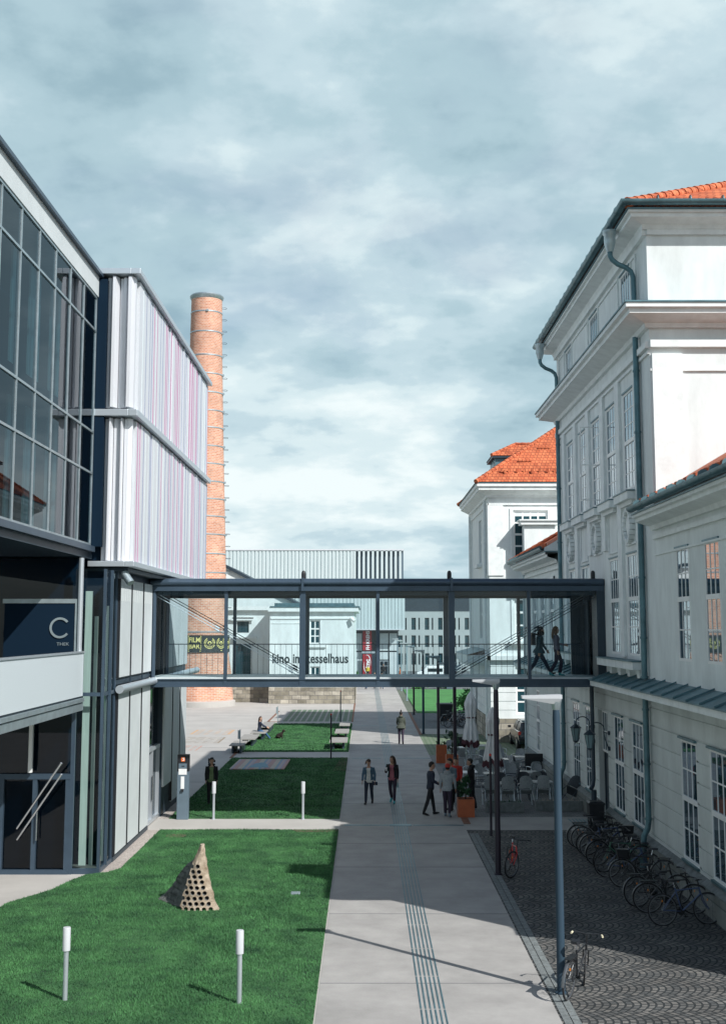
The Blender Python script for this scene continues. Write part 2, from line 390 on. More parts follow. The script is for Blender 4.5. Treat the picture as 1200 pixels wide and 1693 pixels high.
# path joints, drains and tactile guide strip
mb = MB()
for y in (23.5, 29, 34.5, 38.2, 46.6, 52.5, 57, 66.5, 72, 78.5, 90, 97.5, 104, 112, 121, 131): mb.box(-.84, 3.29, y, y+.03, .003, .0075)
mb.box(-9, -.86, 105.2, 105.25, .001, .005)
for y in (53, 68, 92): mb.box(-30, -6.9, y, y+.04, .001, .004)
struct(mb.build('paving_joints', 'groove'))
mb = MB()
for y0, y1 in ((41.55, 41.72), (62.4, 62.62), (82.6, 82.85)):
    mb.box(-.7, .78, y0, y1, .003, .012); mb.box(1.6, 3.29, y0, y1, .003, .012)
struct(mb.build('drain_channel', 'sheet_metal'))
mb = MB()
yy = 8.
while yy < 163:
    for k in range(6):
        x = .95+k*.082; mb.box(x, x+.028, yy, yy+1.94, .003, .012)
    yy += 2.0
mb.box(.8, 1.55, 41.45, 41.8, .003, .018)
struct(mb.build('tactile_strip', 'sheet_metal'))
mb = MB()
for k in range(7): mb.box(7.0+k*.12, 7.05+k*.12, 41.0, 43.0, .003, .012)
struct(mb.build('tactile_strip', 'sheet_metal'))
mb = MB().box(3.31, 3.5, 76, 95, .003, .02).box(3.31, 3.55, 41.9, 43.2, .004, .016)
mb.box(-.98, -.86, 86, 107, .002, .02).box(-6.9, -6.76, 84.4, 97, .002, .02).box(-6.9, -6.76, 62.6, 65.6, .002, .02).box(-6.9, -6.0, 86.2, 86.4, .001, .02)
struct(mb.build('edge_strip', 'steel_rust'))
# lawns
def lawn(name, poly, h=.03): return struct(MB().prism(poly, .0, h).build(name, 'lawn'))
L1 = [(-.88, 10), (-.88, 40.6), (-6.7, 40.6), (-6.72, 34.2), (-6.95, 33.7), (-7.45, 33.4), (-7.7, 32.6), (-7.9, 31.5), (-8.6, 30), (-8.8, 26), (-8.8, 10)]
lawn('near_lawn', L1)
L2 = [(-.9, 43), (-.9, 62.5), (-6.75, 62.5), (-6.8, 43)]
lawn('middle_lawn', L2)
L3 = [(-.9, 65.6), (-.9, 84.4), (-6.7, 84.4), (-6.75, 65.6)]
lawn('sunny_lawn', L3)
sheet('grid_paver_lawn', -5.95, -.98, 86.4, 98.8, .006, 'grid_paver')
struct(MB().prism([(-1.5, 57), (-.9, 57), (-.9, 62.3), (-1.25, 62.3)], .0, .036).prism([(-2.2, 40.1), (-.9, 40.1), (-.9, 40.57), (-2.4, 40.57)], 0, .036).lathe([(.001, .036), (.33, .036), (.34, .0)], (-6.0, 39.4, 0), 14).build('bare_soil', 'soil'))
struct(MB().prism([(-7.2, 33.1), (-6.72, 34.2), (-6.72, 40.6), (-7.2, 40.6)], 0, .015).prism([(-7.15, 43), (-6.82, 43), (-6.82, 48), (-7.15, 48)], 0, .015).build('gravel_strip', 'gravel'))
def inside(px, py, poly):
    r = np.zeros(len(px), bool); n = len(poly)
    for i in range(n):
        x0, y0 = poly[i]; x1, y1 = poly[(i+1) % n]
        if y0 == y1: continue
        c = ((y0 > py) != (y1 > py)) & (px < (x1-x0)*(py-y0)/(y1-y0)+x0); r ^= c
    return r
def grass(label, poly, dens, h, wd, ymin=0, seed=1):
    rng = np.random.default_rng(seed); xs = [p[0] for p in poly]; ys = [max(p[1], ymin) for p in poly]
    x0, x1, y0, y1 = min(xs), max(xs), min(ys), max(ys); n = int((x1-x0)*(y1-y0)*dens)
    x = rng.uniform(x0, x1, n); y = rng.uniform(y0, y1, n); k = inside(x, y, poly); x = x[k]; y = y[k]; n = len(x)
    a = rng.uniform(0, 6.28, n); hh = h*rng.uniform(.5, 1.2, n)*(1+.35*np.sin(x*1.7+y*.6)*np.sin(y*.9)); d = rng.uniform(-.6, .6, (n, 2))*hh[:, None]
    co = np.zeros((n, 3, 3)); co[:, 0] = np.stack([x-np.cos(a)*wd, y-np.sin(a)*wd, np.full(n, .028)], 1)
    co[:, 1] = np.stack([x+np.cos(a)*wd, y+np.sin(a)*wd, np.full(n, .028)], 1); co[:, 2] = np.stack([x+d[:, 0], y+d[:, 1], .03+hh], 1)
    me = bpy.data.meshes.new('grass'); me.vertices.add(n*3); me.loops.add(n*3); me.polygons.add(n)
    me.vertices.foreach_set('co', co.ravel()); me.loops.foreach_set('vertex_index', np.arange(n*3)); me.polygons.foreach_set('loop_start', np.arange(n)*3); me.polygons.foreach_set('loop_total', np.full(n, 3))
    me.update(); me.validate(); me.materials.append(M['grass_blade'])
    o = bpy.data.objects.new('grass', me); link(o); tag(o, label, 'grass', kind='stuff')
grass('short grass of the near lawn around the pierced rock', L1, 1300, .045, .008, 18, 1)
grass('short grass of the shaded middle lawn', L2, 450, .05, .012, 0, 2)
grass('short grass of the sunny lawn between the benches', L3, 260, .05, .018, 0, 3)
# chalk rugs drawn on the plaza and the real rug
def P3(poly, z): return [(x, y, z) for x, y in poly]
def carpet(nm, x0, x1, y0, y1, cols, label, n=9, skew=0., z=.004, fringe=True):
    m = MB(); rnd = random.Random(int(x0*10+y0))
    for k in range(n):
        a = x0+(x1-x0)*k/n; b = x0+(x1-x0)*(k+1)/n; c = cols[rnd.randrange(len(cols))]
        if k in (0, n-1): c = cols[0]
        if not fringe and 0 < k < n-1:
            for y in np.linspace(y0, y1-.12, 6): m.box(a, b, y, y+(.18 if rnd.random() < .7 else .05), z-.003, z, c)
            continue
        m.box(a, b-(.0 if fringe else .1), y0, y1, z-.003, z, c)
    o = m.build(nm); return tag(o, label, nm.replace('_', ' '))
carpet('chalk_drawing', -10.9, -8.3, 76.2, 79.6, ['chalk_orange', 'concrete_plaza'], 'faded orange chalk carpet on the plaza nearest the chimney', 9, fringe=False)
carpet('chalk_drawing', -11.1, -8.3, 70.6, 74.2, ['chalk_brown', 'chalk_brown', 'rug_sand'], 'brown patterned chalk carpet drawn on the plaza', 13, fringe=False)
carpet('chalk_drawing', -11.0, -9.0, 66.3, 69.0, ['chalk_red', 'concrete_plaza'], 'pale red chalk carpet drawn on the plaza', 11, fringe=False)
carpet('chalk_drawing', -9.9, -8.8, 56.0, 58.6, ['chalk_red', 'chalk_orange'], 'small reddish chalk square on the plaza behind the standing woman', 5, fringe=False)
m_ = MB(); cols = ['rug_sand', 'rug_rose', 'rug_sand', 'rug_mauve', 'rug_rose', 'rug_sand', 'rug_blue', 'rug_mauve', 'rug_rose', 'rug_sand']
X0, X1, Y0, Y1 = -6.25, -3.72, 57.2, 61.3
for k in range(34):
    a = X0+(X1-X0)*k/34; b = X0+(X1-X0)*(k+1)/34; sk = .0
    m_.prism([(a-.05, Y0), (b-.05, Y0), (b, Y1), (a, Y1)], .035, .085, cols[(k*7) % 10])
m_.prism([(-5.5, Y0+.5), (-4.5, Y0+.5), (-4.75, Y0+2.1), (-5.0, Y0+2.6), (-5.3, Y0+2.1)], .084, .092, 'rug_blue')
tag(m_.build('rug'), 'striped rug with a blue motif spread on the shaded lawn', 'rug')
tag(MB().box(-1.85, -1.62, 30.9, 31.15, .0, .06).build('ground_light', 'zinc', bevel=.01), 'small square metal ground light set in the near lawn', 'ground light')
# ================================================================ RIGHT BUILDING
XF = 8.0
rb = empty('stucco_building', (8, 42, 0), 'long white stucco building with downpipes and tall gridded windows along the right side', 'building')
mpR = lambda u, v, w_: (XF-w_, u, v)
bays = [36.3, 38.95, 41.5, 44.1, 46.75]
WW = .74
def fwin(y, z0, z1, ww=WW): return (y-ww, y+ww, z0, z1)
gro = [.85+.5*k for k in range(8)]
up = [fwin(y, 10.75, 13.75) for y in bays]; lo = [fwin(y, 5.75, 8.8) for y in bays if abs(y-41.5) > .5]
sm = [fwin(y, 16.3, 17.5, .7) for y in (36.3, 41.5, 46.75)]
gr_ = [fwin(y, .85, 3.8) for y in (36.3, 38.95, 44.1, 46.75)]; door_o = (41.5-.8, 41.5+.8, .15, 3.8)
wing_b = [52.0, 54.6, 57.2]; wing_up = [fwin(y, 5.75, 8.6, .62) for y in wing_b]; wing_lo = [fwin(52.0, .9, 3.7, .5), fwin(57.0, .9, 3.7, .5)]
near_b = [30.6, 28.0, 25.4]; near_up = [fwin(y, 5.75, 8.6, .62) for y in near_b]; near_lo = [fwin(y, .85, 3.8) for y in near_b]
ZL = 4.95
# ground floor with rusticated bands
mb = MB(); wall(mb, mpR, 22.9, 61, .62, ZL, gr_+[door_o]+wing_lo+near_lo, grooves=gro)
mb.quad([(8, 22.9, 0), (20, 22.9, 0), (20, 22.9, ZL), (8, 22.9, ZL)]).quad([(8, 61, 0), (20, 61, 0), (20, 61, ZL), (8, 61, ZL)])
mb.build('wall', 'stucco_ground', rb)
mb = MB(); wall(mb, mpR, 33.4, 49.7, ZL, 15.3, up+lo)
wall(mb, mpR, 33.4, 49.7, 15.3, 18.1, sm)
wall(mb, mpR, 49.7, 61, ZL, 9.7, wing_up); wall(mb, mpR, 22.9, 33.4, ZL, 9.7, near_up)
for y in (33.4, 49.7): mb.quad([(8, y, ZL), (20, y, ZL), (20, y, 18.1), (8, y, 18.1)])
for y in (22.9, 61): mb.quad([(8, y, ZL), (20, y, ZL), (20, y, 9.7), (8, y, 9.7)])
mb.quad([(20, 22.9, 0), (20, 61, 0), (20, 61, 9.7), (20, 22.9, 9.7)]).quad([(20, 33.4, 9.7), (20, 49.7, 9.7), (20, 49.7, 18.1), (20, 33.4, 18.1)])
mb.build('wall', 'stucco', rb)
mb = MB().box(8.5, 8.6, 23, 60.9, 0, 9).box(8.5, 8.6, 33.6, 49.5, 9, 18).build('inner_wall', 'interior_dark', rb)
# trim: pilasters, bands, window surrounds, panels
t = MB()
def tb(u0, u1, v0, v1, w0, w1): t.box(u0, u1, v0, v1, w0, w1, mp=lambda a, b, c: mpR(a, b, c))
for y in [b-1.31 for b in bays]+[bays[-1]+1.31]:
    if 34.6 < y < 49: tb(y-.3, y+.3, 5.7 if abs(y-42) > 2 else 9.1, 14.25, -.02, .09)
tb(33.38, 49.72, 14.25, 14.33, -.02, .07); tb(33.38, 49.72, 14.42, 14.60, -.02, .12)
tb(33.38, 49.72, 17.70, 17.85, -.02, .12)
for a, b in ((34.7, 35.4), (37.2, 40.6), (42.4, 45.9), (47.6, 49.0)):
    for q in ((a, b, 16.2, 16.26), (a, b, 17.5, 17.56), (a, a+.06, 16.26, 17.5), (b-.06, b, 16.26, 17.5)): tb(*q, -.02, .05)
for y in (36.3, 41.5, 46.75):                           # panel frames behind the wreaths
    for q in ((y-.7, y+.7, 9.05, 9.12), (y-.7, y+.7, 10.15, 10.22)): tb(*q, -.02, .05)
for y in (38.95, 44.1):
    for q in ((y-.7, y+.7, 8.95, 9.0), (y-.7, y-.64, 9.0, 10.2), (y+.64, y+.7, 9.0, 10.2)): tb(*q, -.02, .04)
tb(49.72, 60.98, 9.0, 9.12, -.02, .08); tb(22.92, 33.38, 9.0, 9.12, -.02, .08); tb(22.92, 33.38, 8.55, 8.6, -.02, .04)
for y in wing_b:
    tb(y-.75, y-.62, 5.7, 8.75, -.02, .06); tb(y+.62, y+.75, 5.7, 8.75, -.02, .06); tb(y-.75, y+.75, 8.6, 8.75, -.02, .08)
# end wall of the tall block (sunlit)
for x0, x1 in ((8.05, 8.9), (12, 12.8)): t.box(x0, x1, 33.32, 33.42, 9.8, 14.25)
t.box(8.0, 20, 33.25, 33.42, 14.42, 14.62).box(8.0, 20, 33.3, 33.42, 17.7, 17.85).box(8.0, 20, 33.34, 33.42, 13.75, 13.82)
t.build('moulding', 'stucco_trim', rb)
# big cornices
def cornice(name, x0, x1, y0, y1, z, out_, h, ends=(1, 1), m='stucco_trim', back=12., cavetto=.5):
    """projecting cornice on the -X face and on the two end faces"""
    c = MB()
    prof = [(0, 0), (.12, .0), (.16, .12), (out_*.82, cavetto*.55), (out_*.86, cavetto*.55), (out_*.86, cavetto*.8), (out_, cavetto*.85), (out_, h), (0, h)]
    ya, yb = y0, y1
    def ring(w_, z_): return [(x0-w_, ya-w_*ends[0], z+z_), (x0-w_, yb+w_*ends[1], z+z_)]
    rows = [ring(*p) for p in prof]
    for a, b in zip(rows, rows[1:]):
        c.quad([a[0], a[1], b[1], b[0]])
        for e, k in ((0, 0), (1, 1)):
            if ends[k]: c.quad([a[e], (x1, a[e][1], a[e][2]), (x1, b[e][1], b[e][2]), b[e]])
    o = c.build(name, m, rb)
    f = MB(); w_ = out_+.04
    f.prism([(x0-w_, ya-w_*ends[0]), (x0-w_, yb+w_*ends[1]), (x0, yb+w_*ends[1]), (x0, ya-w_*ends[0])], z+h+.003, z+h+.045)
    if ends[0]: f.box(x0, x1, ya-w_, ya, z+h+.003, z+h+.045)
    if ends[1]: f.box(x0, x1, yb, yb+w_, z+h+.003, z+h+.045)
    f.build('flashing', 'sheet_metal', o)
    return o
cornice('cornice', 8, 20, 33.4, 49.7, 14.98, .80, .55)
cornice('cornice', 8, 20, 33.4, 49.7, 17.85, .62, .40, cavetto=.4)
cornice('cornice', 8, 20, 49.72, 61, 9.25, .62, .42, (0, 1), cavetto=.4)
cornice('cornice', 8, 20, 22.9, 33.38, 9.25, .62, .42, (1, 0), cavetto=.4)
# string course over the ground floor, broken where the bridge enters
for a, b in ((22.9, 40.3), (43.7, 61)):
    c = MB()
    for q in ((4.62, 4.70, .30), (4.70, 4.86, .62)): c.box(8-q[2], 8.01, a, b, q[0], q[1])
    o = c.build('string_course', 'stucco_trim', rb)
    f = MB(); f.add([(7.33, a, 4.865), (7.33, b, 4.865), (8.01, b, 5.12), (8.01, a, 5.12), (7.33, a, 4.9), (7.33, b, 4.9), (8.01, b, 5.16), (8.01, a, 5.16)], [(0, 1, 2, 3), (4, 5, 6, 7), (0, 1, 5, 4), (0, 3, 7, 4), (1, 2, 6, 5)])
    y = a+.6
    while y < b: f.add([(7.32, y, 4.9), (7.32, y+.05, 4.9), (8.0, y+.05, 5.17), (8.0, y, 5.17), (7.32, y, 4.95), (7.32, y+.05, 4.95), (8.0, y+.05, 5.21), (8.0, y, 5.21)], [(0, 1, 2, 3), (4, 5, 6, 7), (0, 1, 5, 4), (3, 2, 6, 7), (0, 3, 7, 4), (1, 2, 6, 5)]); y += 1.15
    f.build('flashing', 'sheet_metal', o)
# sills
for y in bays:
    s = MB(); s.box(7.68, 8.01, y-1.0, y+1.0, 10.35, 10.58).box(7.82, 8.01, y-.88, y+.88, 10.22, 10.35).build('sill', 'stucco_trim', rb)
    MB().box(7.65, 8.0, y-1.03, y+1.03, 10.583, 10.62).build('flashing', 'sheet_metal', bpy.data.objects[s.name] if False else rb)
for a, b in ((34.9, 40.3), (43.7, 48.4)):
    MB().box(7.62, 8.01, a, b, 5.38, 5.60).build('sill', 'stucco_trim', rb)
    f = MB().box(7.58, 8.0, a-.03, b+.03, 5.603, 5.64)
    f.build('flashing', 'sheet_metal', rb)
    y = a+.3
    while y < b: MB().box(7.84, 8.01, y-.16, y+.16, 5.14, 5.38).build('bracket', 'stucco_trim', rb); y += 1.31
# wreath medallions
for y in (36.3, 41.5, 46.75):
    d = MB(); cz = 9.63
    for k in range(20):
        a0, a1 = 2*math.pi*k/20, 2*math.pi*(k+.78)/20
        for r0, r1 in ((.40, .52),):
            pts = [(y+math.cos(a)*r, cz+math.sin(a)*r*1.05) for a, r in ((a0, r0), (a0, r1), (a1, r1), (a1, r0))]
            d.prism(pts, -.01, .17, mp=lambda u, v, w_: mpR(u, v, w_))
    d.lathe([(.001, 0)], (0, 0, 0), 3) if False else None
    n = 28; ring = lambda r, w_: [mpR(y+math.cos(2*math.pi*k/n)*r, cz+math.sin(2*math.pi*k/n)*r*1.05, w_) for k in range(n)]
    d.rings([ring(.40, 0), ring(.38, .07), ring(.22, .12), ring(.02, .13)])
    d.build('medallion', 'stucco_trim', rb)
# windows
rnd = random.Random(3)
for i, o in enumerate(up): window(rb, mpR, *o, cols=3, rows=(3, 3), trans=(12.2,), depth=.045)
for o in lo: window(rb, mpR, *o, cols=4, rows=(2, 2), trans=(7.45,), depth=.045)
for o in sm: window(rb, mpR, *o, cols=4, rows=(1,), depth=.045)
for o in gr_+near_lo: window(rb, mpR, *o, cols=3, rows=(2, 2), trans=(2.35,), depth=.045)
for o in wing_up+near_up: window(rb, mpR, *o, cols=3, rows=(2, 2), trans=(7.3,), depth=.045)
for o in wing_lo: window(rb, mpR, *o, cols=3, rows=(2, 2), trans=(2.3,), depth=.045)
for o in up+lo+sm+wing_up+near_up: MB().box(7.96, 8.0, o[0]-.03, o[1]+.03, o[3]+.002, o[3]+.05).build('head_shade_and_flashing', 'sheet_metal', rb)  # dark strips stand in for the shadow line at each window top
# window hoods of dark flashing on the ground floor
for o in gr_+near_lo:
    MB().box(7.93, 8.0, o[0]-.04, o[1]+.04, 3.803, 3.86).build('head_shade_and_flashing', 'sheet_metal', rb); MB().box(7.93, 8.02, o[0], o[1], .79, .846).build('sill_flashing', 'sheet_metal', rb)
# door with fanlight
d = MB(); mp_ = lambda a, b, c: mpR(a, b, c)
d.box(door_o[0], door_o[0]+.1, .15, 2.35, -.3, -.18, mp=mp_).box(door_o[1]-.1, door_o[1], .15, 2.35, -.3, -.18, mp=mp_).box(door_o[0]+.1, door_o[1]-.1, .15, 2.35, -.28, -.22, mp=mp_)
for s in (0, 1):
    for z0, z1 in ((.3, 1.0), (1.1, 2.2)): d.box(door_o[0]+.18+s*.66, door_o[0]+.74+s*.66, z0, z1, -.222, -.20, mp=mp_)
do = d.build('door', 'dark_steel', rb)
MB().box(41.42, 41.46, 1.0, 1.3, -.2, -.12, mp=mp_).build('handle', 'chrome', do)
window(rb, mpR, door_o[0]+.02, door_o[1]-.02, 2.4, 3.78, cols=4, rows=(2,), name='fanlight')
MB().box(door_o[0]-.1, door_o[1]+.1, 0, .15, -.3, .35, mp=mp_).build('step', 'stone_base', rb)
sg = MB(); rr = random.Random(5)                        # flowing white script strokes on the dark door leaf
for k in range(7):
    z = 2.05-k*.16; y = 41.25
    sg.tube([mpR(y+.05*j+rr.uniform(-.02, .02), z+rr.uniform(-.05, .05), -.192) for j in range(4+rr.randrange(3))], .009, 5)
sg.build('painted_scrawl', 'letters_white', do)
# plinth
p = MB(); prev = 22.9
for a, b in ((22.9, door_o[0]-.12), (door_o[1]+.12, 61.0)): p.box(7.86, 8.02, a, b, 0, .6)
p.box(7.9, 20, 61.0, 61.1, 0, .6).build('plinth', 'stone_base', rb)
p = MB()
for a, b in ((22.9, door_o[0]-.12), (door_o[1]+.12, 61.0)): p.add([(7.84, a, .6), (7.84, b, .6), (8.0, b, .72), (8.0, a, .72), (7.84, a, .64), (7.84, b, .64), (8.0, b, .76), (8.0, a, .76)], [(0, 1, 2, 3), (4, 5, 6, 7), (0, 1, 5, 4), (0, 3, 7, 4), (1, 2, 6, 5)])
p.build('plinth_cap', 'stone_trough', rb)
# gutters and roofs
def gutter(pts, r=.13):
    g = MB(); pts = [Vector(p) for p in pts]; rings = []
    for i, p in enumerate(pts):
        a = (p-pts[i-1]).normalized() if i else (pts[1]-p).normalized(); b = (pts[i+1]-p).normalized() if i < len(pts)-1 else a
        d = (a+b).normalized(); sd_ = d.cross(Vector((0, 0, 1))).normalized(); k = 1/max(.5, d.dot(a))
        rings.append([p+sd_*math.cos(t)*r*k+Vector((0, 0, 1))*math.sin(t)*r for t in [math.pi+math.pi*j/10 for j in range(11)]])
    g.rings(rings, cap=False, close=False)
    for q, q2 in zip(pts, pts[1:]):
        n = int((q2-q).length/.85)
        for k in range(1, n):
            c = q.lerp(q2, k/n); d = (q2-q).normalized()
            g.tube([c-d*.012, c+d*.012], r+.006, 12)
    g.build('gutter', 'sheet_metal', rb, smooth=True)
gutter([(20, 32.66, 18.47), (7.26, 32.66, 18.47), (7.26, 50.44, 18.47), (20, 50.44, 18.47)], .14)
gutter([(7.3, 61.6, 9.86), (7.3, 49.9, 9.86)]); gutter([(7.3, 33.2, 9.86), (7.3, 22.3, 9.86), (20, 22.3, 9.86)])
def tiled(name, quads, ridges, parent, mt='roof_tile', rr_=.11):
    o = MB()
    for q in quads: o.quad(q)
    ro = o.build(name, mt, parent)
    for a, b in ridges:
        r = MB(); a, b = Vector(a), Vector(b); n = max(2, int((b-a).length/.38))
        for k in range(n):
            p, q = a.lerp(b, k/n), a.lerp(b, (k+1.1)/n); r.tube([p, q], [rr_*1.25, rr_], 9)
        r.build('ridge_tiles', 'roof_tile', ro, smooth=True)
    return ro
ex, ey0, ey1, ez = 7.35, 32.75, 50.35, 18.42; s_ = .5; t_ = 6.3
A, B, C_, D_ = (ex, ey0, ez), (ex, ey1, ez), (20, ey1, ez), (20, ey0, ez)
P1, P2 = (ex+t_, ey0+t_, ez+t_*s_), (ex+t_, ey1-t_, ez+t_*s_)
P3_, P4 = (20, ey0+t_, ez+t_*s_), (20, ey1-t_, ez+t_*s_)
tiled('roof', [[A, B, P2, P1], [A, D_, P3_, P1], [B, C_, P4, P2], [P1, P2, P4, P3_]], [(A, P1), (B, P2)], rb, 'roof_tile_front', .13)
# verge tiles seen above the near eaves
vt = MB()
for k in range(40): vt.tube([(7.5+k*.21, 32.75, 18.42), (7.5+k*.21, 33.5, 18.42+.37)], .085, 8)
vt.build('roof_edge_tiles', 'roof_tile', rb, smooth=True)
tiled('roof', [[(7.35, 49.72, 9.85), (7.35, 61.55, 9.85), (11, 58, 12.0), (11, 49.72, 12.0)], [(7.35, 61.55, 9.85), (20, 61.55, 9.85), (20, 58, 12), (11, 58, 12)], [(11, 58, 12), (20, 58, 12), (20, 49.72, 12), (11, 49.72, 12)]], [((7.35, 61.55, 9.9), (11, 58, 12.05))], rb)
tiled('roof', [[(7.35, 33.38, 9.85), (7.35, 22.35, 9.85), (11, 26, 12.0), (11, 33.38, 12.0)], [(7.35, 22.35, 9.85), (20, 22.35, 9.85), (20, 26, 12), (11, 26, 12)], [(11, 26, 12), (20, 26, 12), (20, 33.38, 12), (11, 33.38, 12)]], [((7.35, 22.35, 9.9), (11, 26, 12.05))], rb)
sg = MB()                                                 # snow-guard tiles standing along the wing eaves
for k in range(26): sg.box(7.42, 7.52, 50.2+k*.42, 50.42+k*.42, 9.88, 10.06)
sg.build('snow_guard', 'roof_tile', rb)
sg = MB()
for k in range(24): sg.box(7.42, 7.52, 22.8+k*.42, 23.02+k*.42, 9.88, 10.06)
sg.build('snow_guard', 'roof_tile', rb)
MB().box(8.5, 9.5, 22.9, 23.9, 9.6, 12.5).box(8.4, 9.6, 22.8, 24.0, 12.5, 12.65).build('chimney', 'stucco', rb)
MB().quad([(7.35, 49.73, 9.7), (8, 49.73, 9.7), (8, 49.73, 10.23), (7.35, 49.73, 9.85)]).build('roof_end', 'stucco_trim', rb)
# downpipes
def pipe(y, top=True):
    if top:
        h = MB().lathe([(.20, .0), (.20, .05), (.17, .10), (.17, .32), (.20, .36), (.20, .42)][::-1] if False else [(.09, -.28), (.11, -.22), (.16, -.05), (.17, .0), (.17, .22), (.21, .27), (.21, .36)], (7.2, y, 17.85), 16)
        h.build('leader_head', 'zinc', rb, smooth=True)
        MB().tube([(7.2, y, 17.6), (7.2, y, 17.45), (7.26, y, 17.33), (7.42, y, 17.2), (7.66, y, 17.1), (7.8, y, 16.98), (7.86, y, 16.8), (7.87, y, 15.62)], .075, 12).build('downpipe', 'sheet_metal', rb, smooth=True)
    d = MB().tube([(7.87, y, 15.0), (7.87, y, 5.15)], .085, 12).tube([(7.87, y, 4.62), (7.87, y, 1.25), (7.84, y, 1.05), (7.74, y, .85), (7.7, y, .6)], .085, 12).tube([(7.7, y, .62), (7.7, y, 0)], .11, 12)
    for z in (14, 12.2, 10, 8, 6.3, 5.2, 4.3, 2.8, 1.3): d.lathe([(.105, -.03), (.105, .03)], (7.87, y, z), 12)
    d.build('downpipe', 'sheet_metal', rb, smooth=True)
pipe(34.55); pipe(48.95)
MB().tube([(7.9, 60.6, 9.2), (7.9, 60.6, .1)], .06, 10).build('downpipe', 'zinc', rb, smooth=True)
# lightning wire and open casements upstairs
op = MB()
for z in (10.9, 12.1, 13.4): op.tube([(8.0, 41.0, z), (7.35, 40.9, z)], .018, 6)
op.tube([(7.35, 40.9, 10.9), (7.35, 40.9, 13.4)], .018, 6).build('open_casement', 'paint_white', rb)
# rooftop drain pipe column by the door
dp = MB().tube([(7.62, 41.0+.35, 4.75), (7.62, 41.35, 1.55), (7.58, 41.3, 1.35), (7.5, 41.2, 1.25)], .07, 10)
dp.tube([(7.62, 41.35, 1.2), (7.62, 41.35, 0)], .09, 10)
tag(dp.build('drain_pipe', 'dark_steel', smooth=True), 'thin dark drain pipe dropping from the bridge beside the door', 'pipe')
# wall lanterns
def lantern(y, label):
    r = empty('wall_lantern', (8, y, 3.15), label, 'wall lamp', 'wall lanterns beside the door')
    b = MB(); b.lathe([(.07, -.03), (.07, .03)], (0, 0, 0), 12).lathe([(.001, 0)], n=3) if False else None
    b = MB()
    for z in (0, -.5): b.tube([(0, 0, z), (-.06, 0, z)], .07, 12)
    pts = [(-.05, 0, -.5), (-.16, 0, -.2), (-.20, 0, .05)]
    pts += [(-.42+.24*math.cos(a), 0, .12+.22*math.sin(a)) for a in [math.pi*k/10 for k in range(0, 11)]]
    b.tube(pts, .018, 8).tube([(-.05, 0, 0), (-.2, 0, .02)], .015, 6)
    b.build('bracket', 'dark_steel', r, smooth=True, local=True)
    h = MB(); h.lathe([(.02, .12), (.05, .08), (.19, -.02), (.2, -.05)], (-.66, 0, 0), 6).build('lamp_cap', 'dark_steel', r, local=True)
    g = MB().lathe([(.16, -.055), (.09, -.48)], (-.66, 0, 0), 6).build('lamp_glass', 'lantern_glass', r, local=True)
    c = MB()
    for k in range(6):
        a = 2*math.pi*k/6; c.tube([(-.66+.165*math.cos(a), .165*math.sin(a), -.05), (-.66+.095*math.cos(a), .095*math.sin(a), -.49)], .009, 5)
    c.lathe([(.1, -.48), (.1, -.51), (.02, -.56)], (-.66, 0, 0), 6).build('lamp_cage', 'dark_steel', r, local=True)
    return r
lantern(40.35, 'curved-arm wall lantern on the near side of the door, nearer the camera')
lantern(43.0, 'curved-arm wall lantern on the far side of the door, left of its twin')
# ================================================================ FAR PAVILION
pv = empty('stucco_pavilion', (7.25, 71, 0), 'sunlit white pavilion with orange hipped tile roof at the far end on the right', 'building')
mpF = lambda u, v, w_: (u, 71-w_, v); mpS = lambda u, v, w_: (7.25-w_, u, v)
fo = [(8.7, 10.75, 10.6, 13.45), (8.7, 10.75, 5.9, 9.0), (8.7, 10.75, 1.6, 4.3), (12.6, 14.6, 10.6, 13.45), (12.6, 14.6, 5.9, 9.0)]
so_ = [(75.6, 77.2, 10.6, 13.3), (75.6, 77.2, 5.9, 8.9)]; dr = (79.4, 80.8, .1, 3.2)
mb = MB(); wall(mb, mpF, 7.25, 22, 4.95, 15, [o for o in fo if o[2] > 5]); wall(mb, mpS, 71, 83, 4.95, 15, so_)
mb.quad([(7.25, 83, 0), (22, 83, 0), (22, 83, 15), (7.25, 83, 15)]).quad([(22, 71, 0), (22, 83, 0), (22, 83, 15), (22, 71, 15)]).build('wall', 'stucco', pv)
mb = MB(); g2 = [1.8+.5*k for k in range(6)]
wall(mb, mpF, 7.25, 22, 1.35, 4.95, [fo[2]], grooves=g2); wall(mb, mpS, 71, 83, 1.35, 4.95, [(dr[0], dr[1], 1.35, dr[3])], grooves=g2)
mb.build('wall', 'stucco', pv)
MB().box(7.2, 22, 70.93, 71.0, 0, 1.34).box(7.18, 7.25, 70.93, dr[0], 0, 1.34).box(7.18, 7.25, dr[1], 83, 0, 1.34).build('plinth', 'stone_wall', pv)
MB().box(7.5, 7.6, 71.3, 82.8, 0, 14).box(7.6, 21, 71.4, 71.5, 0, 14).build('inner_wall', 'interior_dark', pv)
t = MB()
t.box(7.2, 22, 70.92, 71, 13.75, 13.85).box(7.17, 7.25, 70.92, 83, 13.75, 13.85).box(7.19, 8.1, 70.93, 71, 9.6, 13.75).box(7.19, 7.25, 71, 72.1, 9.6, 13.75).box(7.2, 7.25, 81.9, 83, 9.6, 13.75)
for o in fo:
    if o[2] > 5: t.box(o[0]-.35, o[1]+.35, 70.72, 71, o[2]-.32, o[2]-.12); t.box(o[0]-.2, o[0]-.1, 70.95, 71, o[2], o[3]+.1)
t.box(7.0, 22, 70.75, 71, 4.7, 4.95).box(7.02, 7.25, 70.75, 83, 4.7, 4.95)
t.box(6.95, 7.25, 75.4, 77.4, 10.3, 10.5)
t.build('moulding', 'stucco_trim', pv)
rb2, rb = rb, pv
